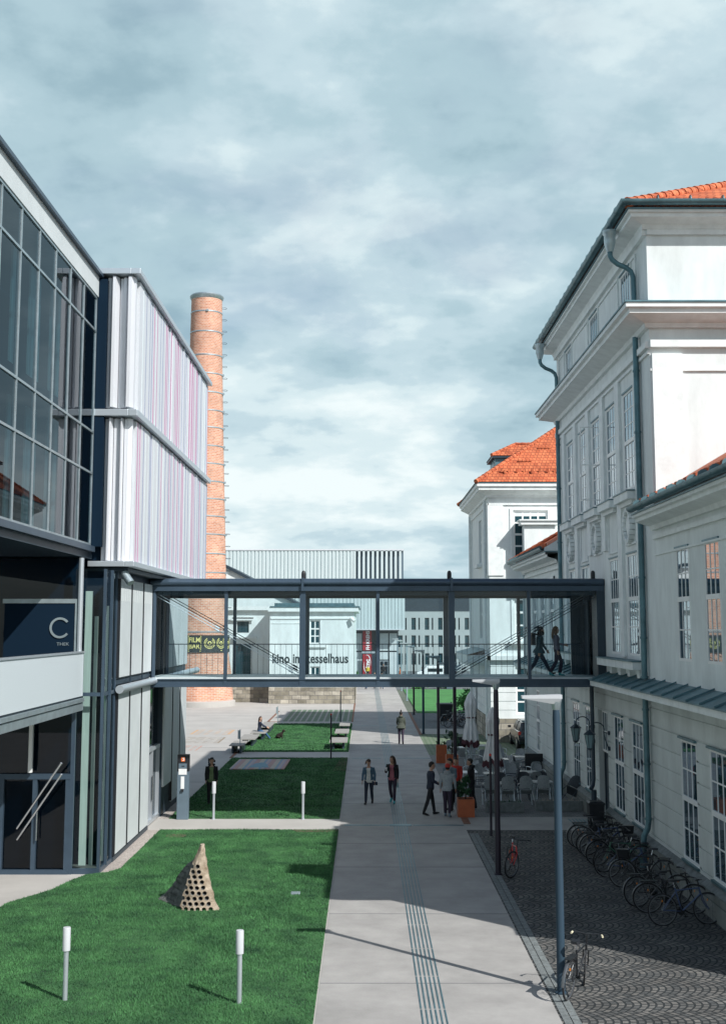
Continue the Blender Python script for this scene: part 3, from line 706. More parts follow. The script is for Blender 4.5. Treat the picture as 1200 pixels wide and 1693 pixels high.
cornice('cornice', 7.25, 22, 71, 83, 14.2, .72, .78, cavetto=.7)
A, B = (6.45, 70.2, 15.05), (6.45, 83.8, 15.05); q_ = 6.8; s_ = .72
P1, P2 = (6.45+q_, 70.2+q_, 15.05+q_*s_), (6.45+q_, 83.8-q_, 15.05+q_*s_)
tiled('roof', [[A, (22, 70.2, 15.05), (22, 77, 15.05+q_*s_), P1], [A, B, P2, P1], [B, (22, 83.8, 15.05), (22, 77, 15.05+q_*s_), P2]], [(A, P1), (B, P2), (P1, (22, 77, 15.05+q_*s_))], pv, 'roof_tile_front', .12)
g_ = MB()
for k in range(30): g_.box(8.0+k*.45, 8.15+k*.45, 71.0+.1*(k % 2), 71.08+.1*(k % 2), 15.72, 15.92)
for k in range(8): g_.box(8.2+k*1.6, 8.32+k*1.6, 70.9, 71.1, 15.55, 15.85)
for cx0, cz0 in ((9.2, 16.5), (10.6, 17.5), (12, 18.6), (13.6, 16.5)):
    for k in range(4): g_.box(cx0+k*.22, cx0+.12+k*.22, 70.2+(cz0-15.05)/.72-.1, 70.2+(cz0-15.05)/.72, cz0, cz0+.12)
g_.build('snow_guard', 'roof_tile', pv)
dm = MB().box(8.15, 11, 75.3, 78.3, 15.3, 17.15); dmo = dm.build('dormer', 'sheet_metal', pv)
MB().box(7.95, 11, 75.1, 78.5, 17.15, 17.3).build('eaves', 'dark_steel', dmo)
MB().box(8.13, 8.16, 75.7, 77.9, 16.2, 16.95).box(8.6, 9.6, 75.27, 75.31, 16.2, 16.95).build('pane', 'window_glass', dmo)
tiled('dormer_roof', [[(7.9, 75.05, 17.3), (7.9, 78.55, 17.3), (9.6, 76.8, 18.25)], [(7.9, 75.05, 17.3), (12.4, 75.05, 17.3), (12.4, 76.8, 18.25), (9.6, 76.8, 18.25)], [(7.9, 78.55, 17.3), (12.4, 78.55, 17.3), (12.4, 76.8, 18.25), (9.6, 76.8, 18.25)]], [((7.9, 75.05, 17.32), (9.6, 76.8, 18.27)), ((9.6, 76.8, 18.27), (12.4, 76.8, 18.27))], dmo, 'roof_tile_front', .09)
for o in fo: window(pv, mpF, *o, cols=4 if o[2] > 10 else 2, rows=(2, 2) if o[2] > 4 else (2, 1), trans=((o[2]+o[3])/2,), gm='window_glass_sun', fw=.11, mw=.09, blind=.35 if o[2] > 5 else 0)
for o in so_: window(pv, mpS, *o, cols=3, rows=(2, 2), trans=((o[2]+o[3])/2,))
MB().box(dr[0], dr[1], .1, dr[3], -.3, -.2, mp=lambda a, b, c: mpS(a, b, c)).build('door', 'dark_steel', pv)
MB().tube([(7.1, 71.9, 14.1), (7.1, 71.9, .1)], .08, 10).build('downpipe', 'stucco_trim', pv, smooth=True)
MB().tube([(7.1, 82.2, 14.1), (7.1, 82.2, .1)], .08, 10).build('downpipe', 'stucco_trim', pv, smooth=True)
MB().box(9.2, 11, 70.0, 71, 9.3, 12.5).build('oriel', 'stucco', pv)
MB().box(9.0, 11.2, 69.8, 71, 12.5, 12.72).box(8.9, 11.3, 69.7, 71, 12.72, 12.8).build('oriel_cornice', 'stucco_trim', pv)
cn = MB().box(6.05, 7.25, 72.5, 81.5, 4.5, 4.95).box(6.2, 7.25, 72.7, 81.3, 4.3, 4.5).build('canopy', 'stucco_trim', pv)
MB().add([(5.98, 72.4, 4.96), (5.98, 81.6, 4.96), (7.24, 81.6, 5.3), (7.24, 72.4, 5.3)], [(0, 1, 2, 3)]).build('flashing', 'sheet_metal', cn)
rb = rb2
# ================================================================ LEFT BUILDING
lb = empty('glass_metal_building', (-8, 40, 0), 'modern building with glass facade and white ribbed metal cladding on the left', 'building')
XC = -6.84
mpU = lambda u, v, w_: (XC+w_, u, v); mpL = lambda u, v, w_: (-7.15+w_, u, v)
# dark core volumes
MB().box(-14, -7.0, 35.12, 51.4, 8.36, 17.0).box(-14, -7.6, 34.66, 35.12, 8.9, 16.8).build('upper_wall', 'interior_dark', lb)
MB().box(-14, -7.75, 35.3, 48.8, 0, 8.3).build('lower_wall', 'interior_dark', lb)
MB().box(-14, -6.84, 34.9, 51.5, 8.2, 8.3).box(-14, -7.9, 10, 34.9, 8.55, 8.75).build('soffit', 'dark_steel', lb)
MB().box(-13.9, -7.0, 35, 51.4, 17.0, 17.1).box(-14, -8.1, 10, 34.7, 16.85, 17.0).build('roof', 'zinc', lb)
# ribbed cladding on the long side, two tiers
def ribs(mb, mp, u0, u1, v0, v1, rnd, *_):
    u = u0
    while u < u1-.05:
        a = rnd.choice((.24, .34, .44, .58)); e = min(u+a, u1); d = rnd.uniform(.05, .09)
        mb.box(u, e, v0, v1, -.06, d, 'cladding_white', mp=mp)
        q = rnd.random(); mb.box(e+.001, e+.04, v0+.01, v1-.01, -.06, d+rnd.uniform(.008, .016), 'cladding_mauve' if q < .42 else ('cladding_edge' if q < .8 else 'cladding_side'), mp=mp)
        u = e+.041
mp3 = lambda a, b, c: mpU(a, b, c)
rnd = random.Random(11)
c = MB(); c.box(35.0, 51.4, 8.5, 16.95, -.14, -.07, 'cladding_side', mp=mp3)
ribs(c, mp3, 35.35, 51.3, 12.98, 16.9, rnd, .10, .22, .10); c.build('cladding', None, lb)
c = MB(); ribs(c, mp3, 35.35, 51.3, 8.5, 12.66, rnd, .10, .22, .10); c.build('cladding', None, lb)
# narrow folded end face toward the camera
mpN = lambda u, v, w_: (u, 35-w_, v)
for z0, z1 in ((12.98, 16.9), (8.5, 12.66)):
    c = MB(); rdn = random.Random(2)
    for (a, b, d_) in ((-7.62, -7.46, .10), (-7.44, -7.28, .30), (-7.26, -7.17, .02), (-7.15, -7.0, .12), (-6.98, -6.80, .30)) if z0 > 12 else ((-7.64, -7.48, .06), (-7.46, -7.36, .25), (-7.34, -7.14, .10), (-7.12, -7.06, .25), (-7.04, -6.82, .08)):
        c.prism([(a, 35.1), (a, 35-d_), (a+(b-a)*.5, 35-d_), (b, 35-d_*.35), (b, 35.1)], z0, z1, 'cladding_white')
    c.build('end_cladding', None, lb)
r = MB()
for z, h_ in ((16.95, .17), (12.70, .2), (8.32, .16)):
    w0 = -.05
    r.box(34.62, 51.45, z, z+h_, w0, .22, mp=mp3); r.box(-7.95, -6.89, 34.62, 35.1, z, z+h_)
r.build('flashing_rail', 'rail_metal', lb, bevel=.015)
# upper curtain wall (long side, towards the camera)
XG = -7.9
f = MB(); mg = lambda a, b, c: (XG+c, a, b)
for y in [34.6-1.55*k for k in range(0, 16)]: f.box(y-.03, y+.03, 8.9, 16.2, -.05, .03, mp=mg)
for z in (15.2, 12.2, 11.0, 8.95, 16.2): f.box(10, 34.6, z-.03, z+.03, -.05, .035, mp=mg)
f.build('mullions', 'zinc', lb)
MB().quad([(XG, 10, 8.9), (XG, 34.6, 8.9), (XG, 34.6, 16.2), (XG, 10, 16.2)]).build('pane', 'facade_glass', lb)
MB().box(10, 34.65, 16.24, 16.85, -.06, .06, mp=mg).build('fascia', 'panel_grey', lb)
MB().box(10, 34.7, 16.85, 16.95, -.1, .18, mp=mg).box(10, 34.7, 8.74, 8.9, -.1, .14, mp=mg).build('flashing_rail', 'bridge_steel', lb)
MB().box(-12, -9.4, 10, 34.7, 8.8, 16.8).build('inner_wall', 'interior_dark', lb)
c = MB()
for y, w_ in ((33.5, .2), (32.7, .45), (31.4, .2), (30.6, .5), (29, .3), (27.4, .5), (25.7, .25), (24.2, .5)): c.box(-8.75, -8.7, y, y+w_, 9, 16.1)
c.build('curtain', 'curtain', lb)
MB().box(-9.3, -7.95, 10, 34.6, 12.25, 12.5).build('floor_slab', 'interior_dark', lb)
# lower wall of tall pale panels
py = [35.2, 37.0, 38.95, 40.65]
pn = MB()
for a, b in zip(py, py[1:]):
    for z0, z1 in ((5.15, 8.0), (.18, 4.72)): MB().box(a+.03, b-.03, z0, z1, -.04, .03, mp=lambda x, y, z: mpL(x, y, z)).build('wall_panel', 'panel_grey', lb, bevel=.006)
    s = MB()
    for k in range(5):
        u = a+.3+k*(b-a-.6)/4; s.box(u-.035, u+.035, 7.35, 7.95, .031, .036, mp=lambda x, y, z: mpL(x, y, z))
    s.build('vent_slots', 'blind', lb)
MB().box(35.1, 40.7, .05, 8.2, -.16, -.08, mp=lambda x, y, z: mpL(x, y, z)).build('backing_wall', 'dark_steel', lb)
MB().box(35.15, 40.7, .0, .14, -.08, .02, mp=lambda x, y, z: mpL(x, y, z)).build('base_rail', 'dark_steel', lb)
MB().box(35.15, 40.7, 4.95, 5.08, -.08, -.03, mp=lambda x, y, z: mpL(x, y, z)).build('floor_rail', 'dark_steel', lb)
for y in (35.2, 37.0, 38.95):
    for z0, z1 in ((5.15, 8.0), (.18, 4.72)): MB().box(y-.025, y+.025, z0, z1, -.06, .062, mp=lambda x, y, z: mpL(x, y, z)).build('joint_gasket', 'black_plastic', lb)
for y in (45.32, 47.12): MB().box(y-.02, y+.02, .3, 4.7, -.06, .055, mp=lambda x, y, z: mpL(x, y, z)).build('joint_gasket', 'black_plastic', lb)
MB().tube([(-7.02, 35.0, 4.83), (-7.02, 51, 4.83)], .12, 16).build('tube_rail', 'rail_metal', lb, smooth=True)
for y in (36.98, 38.93):
    MB().tube([(-7.1, y, 4.7), (-7.1, y, 5.1)], .03, 6).build('bracket', 'dark_steel', lb)
# recess with entrance door behind the bridge, then panels beyond
mpD = lambda a, b, c: (-7.35+c, a, b)
MB().quad([(-7.35, 40.7, .1), (-7.35, 43.5, .1), (-7.35, 43.5, 8.1), (-7.35, 40.7, 8.1)]).build('pane', 'facade_glass', lb)
dd = MB()
for a in (40.75, 42.0, 43.3): dd.box(a-.05, a+.05, .05, 2.5, 0, .12, mp=mpD)
dd.box(40.69, 43.36, 2.42, 2.54, -.005, .13, mp=mpD).box(40.69, 43.36, .04, .15, -.005, .13, mp=mpD)
dd = dd.build('entrance_door', 'rail_metal', lb); MB().tube([(-7.2, 41.9, .8), (-7.2, 41.9, 1.6)], .02, 8).build('handle', 'chrome', dd)
for a, b, z0 in ((43.55, 45.3, 1.0), (45.35, 47.1, .25), (47.15, 48.85, .25)):
    for q0, q1 in ((z0, 4.7), (5.15, 8.2)):
        MB().box(a+.03, b-.03, q0, q1, -.04, .03, mp=lambda x, y, z: mpL(x, y, z)).build('wall_panel', 'panel_grey', lb, bevel=.006)
MB().box(-14, -7.2, 48.7, 48.9, 0, 8.2).box(-7.9, -7.19, 43.5, 48.8, 0, 8.2).build('backing_wall', 'dark_steel', lb)
# glazed corner
g = MB().quad([(-7.2, 33.6, .1), (-7.2, 35.15, .1), (-7.2, 35.15, 8.2), (-7.2, 33.6, 8.2)]).quad([(-7.2, 33.6, .1), (-7.95, 33.6, .1), (-7.95, 33.6, 8.2), (-7.2, 33.6, 8.2)])
g.build('corner_pane', 'corner_glass', lb)
f = MB().box(-7.24, -7.16, 33.56, 33.64, .1, 8.2).box(-7.24, -7.16, 35.08, 35.16, .0, 8.2).box(-8.0, -7.9, 33.5, 33.62, 0, 8.2).box(-7.2, -7.12, 34.3, 34.36, .1, 8.2)
f.box(-8.01, -7.155, 33.54, 33.645, -.01, .14).box(-7.245, -7.15, 33.65, 35.17, -.01, .14).box(-7.9, -7.25, 33.55, 33.61, 4.72, 4.82).box(-7.23, -7.17, 33.65, 35.07, 4.72, 4.82)
f.build('corner_frame', 'bridge_steel', lb)
MB().box(-7.82, -7.62, 33.95, 34.0, .15, 7.6).box(-7.55, -7.45, 33.95, 34.0, .15, 6.9).box(-7.36, -7.3, 34.6, 34.65, .15, 7.2).build('curtain', 'curtain', lb)
MB().box(-8.6, -7.3, 34.9, 35.28, 0, 8.2).build('inner_wall', 'interior_dark', lb)
# deck, parapet and ground-floor front facing the camera
MB().box(-14, -7.75, 10, 33.5, 4.55, 4.78).build('deck', 'dark_steel', lb)
MB().box(-7.9, -7.7, 10, 33.5, 4.35, 4.55).box(-7.82, -7.66, 10, 33.45, 4.58, 4.68).build('deck_beam', 'zinc', lb)
MB().box(-7.76, -7.70, 10, 33.4, 4.74, 5.9).build('parapet', 'perforated', lb)
MB().box(-7.79, -7.67, 10, 33.42, 5.9, 5.95).build('parapet_rail', 'rail_metal', lb)
MB().box(-14, -8.0, 33.9, 34.0, 0, 8.5).build('front_wall', 'interior_dark', lb)
MB().quad([(-14, 33.62, .1), (-8.0, 33.62, .1), (-8.0, 33.62, 4.5), (-14, 33.62, 4.5)]).quad([(-14, 33.62, 4.8), (-8.0, 33.62, 4.8), (-8.0, 33.62, 8.5), (-14, 33.62, 8.5)]).build('pane', 'facade_glass', lb)
d = MB()
for x in (-8.06, -8.95, -9.85): d.box(x-.06, x+.06, 33.5, 33.62, 0, 2.62)
d.box(-9.93, -7.99, 33.485, 33.61, 2.5, 2.645).box(-9.93, -7.99, 33.485, 33.61, -.01, .12)
d = d.build('entrance_door', 'bridge_steel', lb); MB().tube([(-8.85, 33.42, .9), (-8.85, 33.42, 1.7)], .02, 8).build('handle', 'chrome', d)
for x in (-11.2, -12.6): MB().box(x-.05, x+.05, 33.5, 33.62, 0, 4.5).build('mullion', 'bridge_steel', lb)
MB().tube([(-7.83, 33.4, 4.8), (-7.83, 33.4, 8.5)], .07, 12).build('column', 'rail_metal', lb, smooth=True)
MB().box(-9.1, -9.0, 33.3, 33.4, 2.7, 4.5).build('light_tube', 'paint_white', lb)
st = MB().tube([(-9.4, 33.5, 1.2), (-8.1, 32.9, 3.0)], .03, 6); st.tube([(-9.4, 33.55, .9), (-8.1, 32.95, 2.7)], .03, 6).build('stair_rail', 'chrome', lb)
# sign with large ring letter on the upper floor
sg = empty('wall_sign', (-8.9, 33.4, 5.9), 'dark upstairs sign with a big grey letter C behind the parapet', 'sign')
MB().box(-9.9, -7.97, 33.36, 33.45, 5.3, 7.35).build('sign_panel', 'interior_dark', sg)
k = MB(); k.box(-9.95, -7.92, 33.34, 33.4, 7.25, 7.37).box(-7.96, -7.92, 33.34, 33.4, 5.3, 7.25).build('frame', 'zinc', sg)
k = MB(); n = 22; o_ = []
for i in range(n):
    a0 = R(38)+R(284)*i/n; a1 = R(38)+R(284)*(i+1)/n
    q = [(-8.36+math.cos(a)*rr_, 6.58+math.sin(a)*rr_) for a, rr_ in ((a0, .225), (a0, .285), (a1, .285), (a1, .225))]
    k.prism(q, 33.33, 33.355, mp=lambda x, y, z: (x, z, y))
k.build('letter', 'zinc', sg); k = MB(); text(k, 'THEK', .34, .12, lambda x, y, z: (-8.44+x, 33.35-z, 6.1+y))
k.build('lettering', 'zinc', sg)
# flood light under the upper volume
fl = empty('floodlight', (-6.85, 34.9, 8.1), 'small grey cylindrical floodlight under the corner of the ribbed cladding', 'spotlight')
MB().tube([(-6.95, 34.9, 8.15), (-6.72, 34.75, 7.85)], .11, 14).build('housing', 'zinc', fl, smooth=True)
MB().tube([(-6.98, 34.95, 8.3), (-6.93, 34.9, 8.1)], .03, 8).build('bracket', 'dark_steel', fl)
# ================================================================ BRIDGE
br = empty('glass_footbridge', (0, 42, 4.6), 'glazed steel footbridge crossing between the two buildings', 'bridge')
x0, x1, ya, yb = -7.2, 8.05, 40.7, 43.5
b = MB(); b.box(x0, x1, ya, yb, 4.88, 4.94).build('floor', 'panel_grey', br)
b = MB()
for y in (ya, yb-.12): b.box(x0, x1, y, y+.12, 4.68, 4.86); b.box(x0, x1, y-.05, y+.17, 4.62, 4.68); b.box(x0, x1, y-.05, y+.17, 4.86, 4.89)
for k in range(30): b.box(x0+.25+k*.52, x0+.33+k*.52, ya+.12, yb-.12, 4.70, 4.86)
b.build('floor_beam', 'bridge_steel', br)
b = MB()
for y, s in ((ya, -1), (yb, 1)):
    prof = [(0, 7.98), (.12, 7.98), (.17, 8.02), (.19, 8.08), (.17, 8.15), (.10, 8.20), (0, 8.22)]
    b.rings([[(x, y+s*p, z) for p, z in prof] for x in (x0, x1-.1)], close=True)
    b.box(x0, x1-.1, min(y, y+s*.10), max(y, y+s*.10), 7.80, 7.975)
b.box(x0, x1-.1, ya, yb, 8.12, 8.2).build('roof_edge', 'bridge_steel', br, smooth=True)
b = MB().box(x0, x1-.1, ya+.1, yb-.1, 7.9, 8.05)
b.box(x0, x1-.1, ya+.15, ya+.25, 7.66, 7.9).box(x0, x1-.1, yb-.2, yb-.05, 7.62, 7.9)
for k in range(16): b.box(x0+.4+k*.97, x0+.5+k*.97, ya+.2, yb-.2, 7.78, 7.9)
b.build('ceiling', 'dark_steel', br)
for k, (x, w_) in enumerate(((-4.66, .055), (-2.1, .1), (.42, .055), (2.88, .1), (5.46, .055))):
    for y in (ya-.02, yb-.08):
        MB().box(x-w_, x+w_, y, y+.12, 4.66, 7.98).build('post', 'bridge_steel', br)
    if w_ > .06:
        MB().box(x-.04, x+.04, ya-.2, ya, 7.8, 8.24).build('roof_clamp', 'bridge_steel', br)
for y in (ya, yb): MB().tube([(-7.08, y+.03, 4.7), (-7.08, y+.03, 7.95)], .08, 12).build('post', 'bridge_steel', br, smooth=True)
e = MB().box(7.72, 8.0, ya-.08, ya+.15, 4.6, 8.2).box(7.72, 8.0, yb-.15, yb+.08, 4.6, 8.2).box(7.72, 8.0, ya, yb, 7.9, 8.2)
e.box(7.3, 7.72, yb-.14, yb-.05, 4.94, 7.9).box(7.75, 7.8, ya+.15, ya+1.0, 4.94, 7.9).box(7.75, 7.8, yb-1.0, yb-.15, 4.94, 7.9)
e.build('end_frame', 'dark_steel', br)
MB().box(7.98, 8.3, ya+.2, yb-.2, 4.94, 7.9).build('end_door', 'interior_dark', br)
for y in (ya+.05, yb-.03):
    for xa, xb in zip((-7.1, -4.6, -2.0, .48, 2.98, 5.52), (-4.72, -2.2, .36, 2.78, 5.4, 7.72)):
        MB().quad([(xa, y, 4.9), (xb, y, 4.9), (xb, y, 7.8), (xa, y, 7.8)]).build('pane', 'bridge_glass', br)
    for s in (0, 1):
        xa, xb = ((-7.0, -2.15), (7.75, 2.95))[s]; q = ya+.18 if y < 42 else yb-.2
        for dz in (0, .1):
            A, B = Vector((xa, q, 7.72-dz)), Vector((xb, q, 5.04-dz)); g = MB().tube([A, B], .013, 8)
            for tt in (.42, .93): c = A.lerp(B, tt); d = (B-A).normalized(); g.tube([c-d*.09, c+d*.09], .032, 8)
            g.build('tension_rod', 'rail_metal' if (y < 42) != bool(s) else 'dark_steel', br, smooth=True)
rl = MB().tube([(x0+.1, yb-.35, 6.0), (7.7, yb-.35, 6.0)], .018, 6)
for k in range(75): x = x0+.2+k*.2; rl.box(x-.006, x+.006, yb-.36, yb-.348, 4.95, 6.0)
rl.build('railing', 'bridge_steel', br)
for i, x in enumerate((-2.08, 2.82, 7.65)):
    l = MB().lathe([(.0, 0), (.075, 0), (.075, .16), (.07, .22), (.045, .27), (.0, .285)], (x, ya+.1, 8.21), 14)
    tag(l.build('roof_lamp', 'black_plastic', smooth=True), ('small black domed lamp on the bridge roof left of centre', 'small black domed lamp on the bridge roof above the right-hand thick post', 'small black domed lamp on the bridge roof at its right end')[i], 'lamp', 'lamps on the bridge roof')
# ================================================================ CHIMNEY
ch = empty('brick_chimney', (-13.98, 104, 0), 'tall orange brick factory chimney with steel bands behind the left building', 'chimney')
prof = [(2.75, .5), (2.62, 2.5), (2.3, 4.5), (2.16, 6.5), (1.93, 13.7), (1.66, 22), (1.42, 30.5), (1.34, 35.4)]
def rad(z):
    for (r0, z0), (r1, z1) in zip(prof, prof[1:]):
        if z <= z1: return r0+(r1-r0)*(z-z0)/(z1-z0)
    return prof[-1][0]
MB().lathe(prof+[(1.0, 35.42)], (-13.98, 104, 0), 56).build('shaft', 'brick', ch, smooth=True)
MB().lathe([(2.95, 0), (2.95, .42), (2.7, .52)], (-13.98, 104, 0), 40).build('base', 'concrete_plaza', ch, smooth=True)
MB().lathe([(1.36, 35.2), (1.46, 35.35), (1.5, 35.5), (1.42, 35.62), (.9, 35.6)], (-13.98, 104, 0), 40).build('cap', 'zinc', ch, smooth=True)
for i, z in enumerate((34.0, 32.2, 30.1, 28.45, 26.8, 25.2, 23.7, 22.1, 20.55, 19.0, 17.5, 16.0, 14.45, 12.8, 11.2, 9.5, 6.2, 2.6)):
    r_ = rad(z); bb = MB().lathe([(r_, -.05), (r_+.035, -.05), (r_+.035, .05), (r_, .05)], (-13.98, 104, z), 48)
    a = -1.45 if i in (0, 13) else -.12; bb.box(-13.98+math.cos(a)*r_, -13.98+math.cos(a)*r_+.18, 104+math.sin(a)*r_-.12, 104+math.sin(a)*r_+.06, z-.08, z+.08)
    bb.build('band', 'zinc', ch)
ld = MB()
for k in range(26):
    z = 34.5-k*1.05; r_ = rad(z)
    ld.tube([(-13.98+r_, 103.8, z), (-13.98+r_+.32, 103.8, z+.02), (-13.98+r_+.42, 104, z), (-13.98+r_+.32, 104.2, z-.03), (-13.98+r_, 104.2, z)], .016, 5)
ld.build('climbing_hoops', 'dark_steel', ch)
bn = empty('banner', (-13.98, 104, 5.2), 'black and yellow film bar banner wrapped round the foot of the chimney', 'banner')
RB = 2.42
def cyl(u, v, w_):          # u metres along the curve from the left end
    a = R(-112)+u/RB; return (-13.98+(RB+w_)*math.cos(a), 104+(RB+w_)*math.sin(a), v)
k = MB(); n = 30
for i in range(n): k.quad([cyl(4.6*i/n, 4.5, 0), cyl(4.6*(i+1)/n, 4.5, 0), cyl(4.6*(i+1)/n, 5.93, 0), cyl(4.6*i/n, 5.93, 0)])
k.build('cloth', 'banner_dark', bn, smooth=True)
k = MB()
def rect(a, b, c, d): k.box(a, b, c, d, .012, .02, mp=lambda x, y, z: cyl(x, y, z))
U = .12
rect(U, U+1.12, 5.84, 5.88); rect(U, U+1.12, 4.72, 4.76); rect(U, U+.04, 4.76, 5.84); rect(U+1.08, U+1.12, 4.76, 5.84)
text(k, 'FILM', .92, .56, lambda x, y, z: cyl(U+.1+x, 5.35+y, .014+z), None, .012)
text(k, 'BAR', .92, .56, lambda x, y, z: cyl(U+.1+x, 4.83+y, .014+z), None, .012)
rect(U, U+1.1, 4.58, 4.64); rect(3.0, 3.7, 4.62, 4.67)
for cxu in (1.95, 3.05, 4.1):
    for r0, r1, a0, a1 in ((.40, .48, 120, 420), (.29, .35, 125, 415)):
        for i in range(20):
            a, b_ = R(a0+(a1-a0)*i/20), R(a0+(a1-a0)*(i+.75)/20)
            k.prism([(cxu+math.cos(q)*rr_, 5.27+math.sin(q)*rr_) for q, rr_ in ((a, r0), (a, r1), (b_, r1), (b_, r0))], .012, .02, mp=lambda x, y, z: cyl(x, y, z))
    for i in range(14):
        a, b_ = 2*math.pi*i/14, 2*math.pi*(i+1)/14
        k.prism([(cxu+math.cos(q)*rr_, 5.27+math.sin(q)*rr_) for q, rr_ in ((a, .08), (a, .17), (b_, .17), (b_, .08))], .012, .02, mp=lambda x, y, z: cyl(x, y, z))
k.build('print', 'banner_yellow', bn)
# ================================================================ CINEMA BUILDING
kb = empty('cinema_building', (-4.7, 107, 0), 'white cinema building lettered kino im kesselhaus on a rough stone base', 'building')
mk = lambda u, v, w_: (u, 106.5-w_, v); mk2 = lambda u, v, w_: (u, 109-w_, v)
kw = [(-4.85, -3.95, 5.15, 7.2), (-4.8, -3.95, 1.9, 3.2)]; kw2 = [(-11.48, -10.42, 6.1, 7.1)]; kd = (-11.8, -10.2, .3, 5.1)
mb = MB(); wall(mb, mk, -8.35, -.95, 1.4, 8.3, kw); wall(mb, mk2, -20, -8.35, 1.4, 8.4, kw2+[(kd[0], kd[1], 1.4, kd[3])])
mb.quad([(-.95, 106.5, 0), (-.95, 125, 0), (-.95, 125, 8.3), (-.95, 106.5, 8.3)]).quad([(-8.35, 106.5, 0), (-8.35, 109, 0), (-8.35, 109, 8.3), (-8.35, 106.5, 8.3)])
mb.add([(-20, 111, 8), (-6.2, 111, 8), (-6.2, 111, 8.6), (-12.8, 111, 12.0), (-20, 111, 12)], [(0, 1, 2, 3, 4)]); mb.build('wall', 'stucco', kb)
MB().add([(-6.0, 110.7, 8.5), (-13, 110.7, 12.1), (-20, 110.7, 12.1), (-20, 125, 12.1), (-13, 125, 12.1), (-6.0, 125, 8.5), (-6.0, 110.7, 8.75), (-13, 110.7, 12.4), (-20, 110.7, 12.4), (-6.0, 125, 8.75), (-13, 125, 12.4)], [(0, 1, 7, 6), (1, 2, 8, 7), (6, 7, 10, 9)]).build('roof', 'dark_steel', kb)
MB().box(-8.35, -.5, 106.1, 124, 8.3, 8.42).box(-8.0, -1, 107, 124, 8.42, 8.7).build('flat_roof', 'sheet_metal', kb)
MB().box(-8.5, -.6, 106.15, 106.52, 7.95, 8.3).box(-.97, -.6, 106.5, 124, 7.95, 8.3).box(-20, -8.5, 108.6, 109, 8.1, 8.45).box(-8.25, -1.0, 106.42, 106.5, 7.3, 7.42).box(-8.2, -5.3, 106.46, 106.5, 6.9, 6.95).box(-5.35, -3.4, 106.3, 106.5, 4.85, 5.05).build('cornice', 'stucco_trim', kb)
MB().box(-8.4, -.9, 106.4, 106.5, 0, 1.4).box(-.95, -.88, 106.4, 122, 0, 1.4).build('stone_base', 'stone_wall', kb)
MB().box(-20, -8.42, 108.4, 108.9, 0, 1.55).build('stone_base', 'stone_wall', kb)
fc = MB()
for k_ in range(34): fc.box(-11.9+k_*.1, -11.85+k_*.1, 108.45, 108.5, 1.56, 2.3)
fc.box(-12, -8.4, 108.44, 108.51, 2.3, 2.36).build('railing', 'zinc', kb)
MB().box(-11.9, -10, 108.7, 109, 7.35, 7.45).add([(-12, 108.7, 7.2), (-9.9, 108.7, 7.2), (-9.9, 108.7, 7.5), (-12, 108.7, 7.6)], [(0, 1, 2, 3)]).box(-11.9, -9.7, 108.6, 109, 5.6, 5.75).build('hood', 'stucco_trim', kb)
window(kb, mk, *kw[0], cols=2, rows=(2, 1), trans=(6.45,), fw=.1, mw=.1, gm='window_glass_sun'); window(kb, mk, *kw[1], cols=2, rows=1, fw=.1, mw=.1, gm='window_glass_sun')
window(kb, mk2, *kw2[0], cols=4, rows=2, gm='window_glass_sun', fm='dark_steel')
window(kb, mk2, *kd, cols=4, rows=6, gm='window_glass_sun', fm='dark_steel', name='gate')
k = MB(); text(k, 'kino im kesselhaus', 6.6, 1.15, lambda x, y, z: (-8.1+x, 106.49-z, 3.5+y), None, .028); k.build('lettering', 'letters_dark', kb)
MB().tube([(-1.3, 106.3, 7.4), (-.95, 106.1, 7.1)], .14, 10).build('security_lamp', 'paint_white', kb)
# ================================================================ COLLEGE BUILDING
im = empty('college_building', (-7, 165, 0), 'long white corrugated metal building on glazed ground floors across the end of the path', 'building')
c = MB(); x = -45.; rnd = random.Random(4)
while x < -1.6: c.box(x, x+.34, 164.9, 165.2, 6.35, 17.0); x += .50
while x < 5.1: c.box(x, x+.40, 164.9, 165.15, 6.35, 12.6); x += .46
x = -1.6
while x < 5.1: c.box(x, x+.30, 164.9, 165.1, 12.6, 17.0); x += .62
c.build('cladding', 'cladding_side', im)
MB().box(-45, -1.6, 165.02, 165.3, 6.3, 17.0).box(-1.6, 5.2, 165.05, 165.3, 6.3, 12.7).build('backing_wall', 'cladding_side', im)
MB().box(-45, 5.25, 164.8, 165.4, 17.0, 17.16).box(-45, 5.25, 164.8, 165.3, 6.2, 6.34).build('edge_rail', 'cladding_white', im)
MB().box(-45, 5.2, 165.5, 185, 6.2, 16.95).build('inner_wall', 'slate_panel', im)
MB().box(-45, 4.5, 167.2, 184, 0, 6.2).build('lower_wall', 'dark_steel', im)
mi_ = lambda a, b, c: (a, 167-c, b)
for a, b in ((-6, -3.6), (-3.5, -1.65), (-1.6, -.45), (1.95, 3.15), (3.25, 4.35)):
    for z0, z1 in ((3.4, 5.75), (.1 if a < 1.9 else 2.2, 3.2)):
        MB().box(a+.03, b-.03, z0, z1, -.1, 0, mp=mi_).build('wall_panel', 'panel_grey', im)
d = MB()
for x in (1.95, 2.5, 3.1): d.box(x-.05, x+.05, 0, 2.05, .02, .1, mp=mi_)
d.box(1.88, 3.17, 1.95, 2.06, .015, .11, mp=mi_).box(1.88, 3.17, 1.3, 1.36, .015, .11, mp=mi_).build('entrance_door', 'rail_metal', im)
MB().box(3.3, 4.3, 0, 2.2, -.1, .0, mp=mi_).build('wall_panel', 'panel_grey', im)
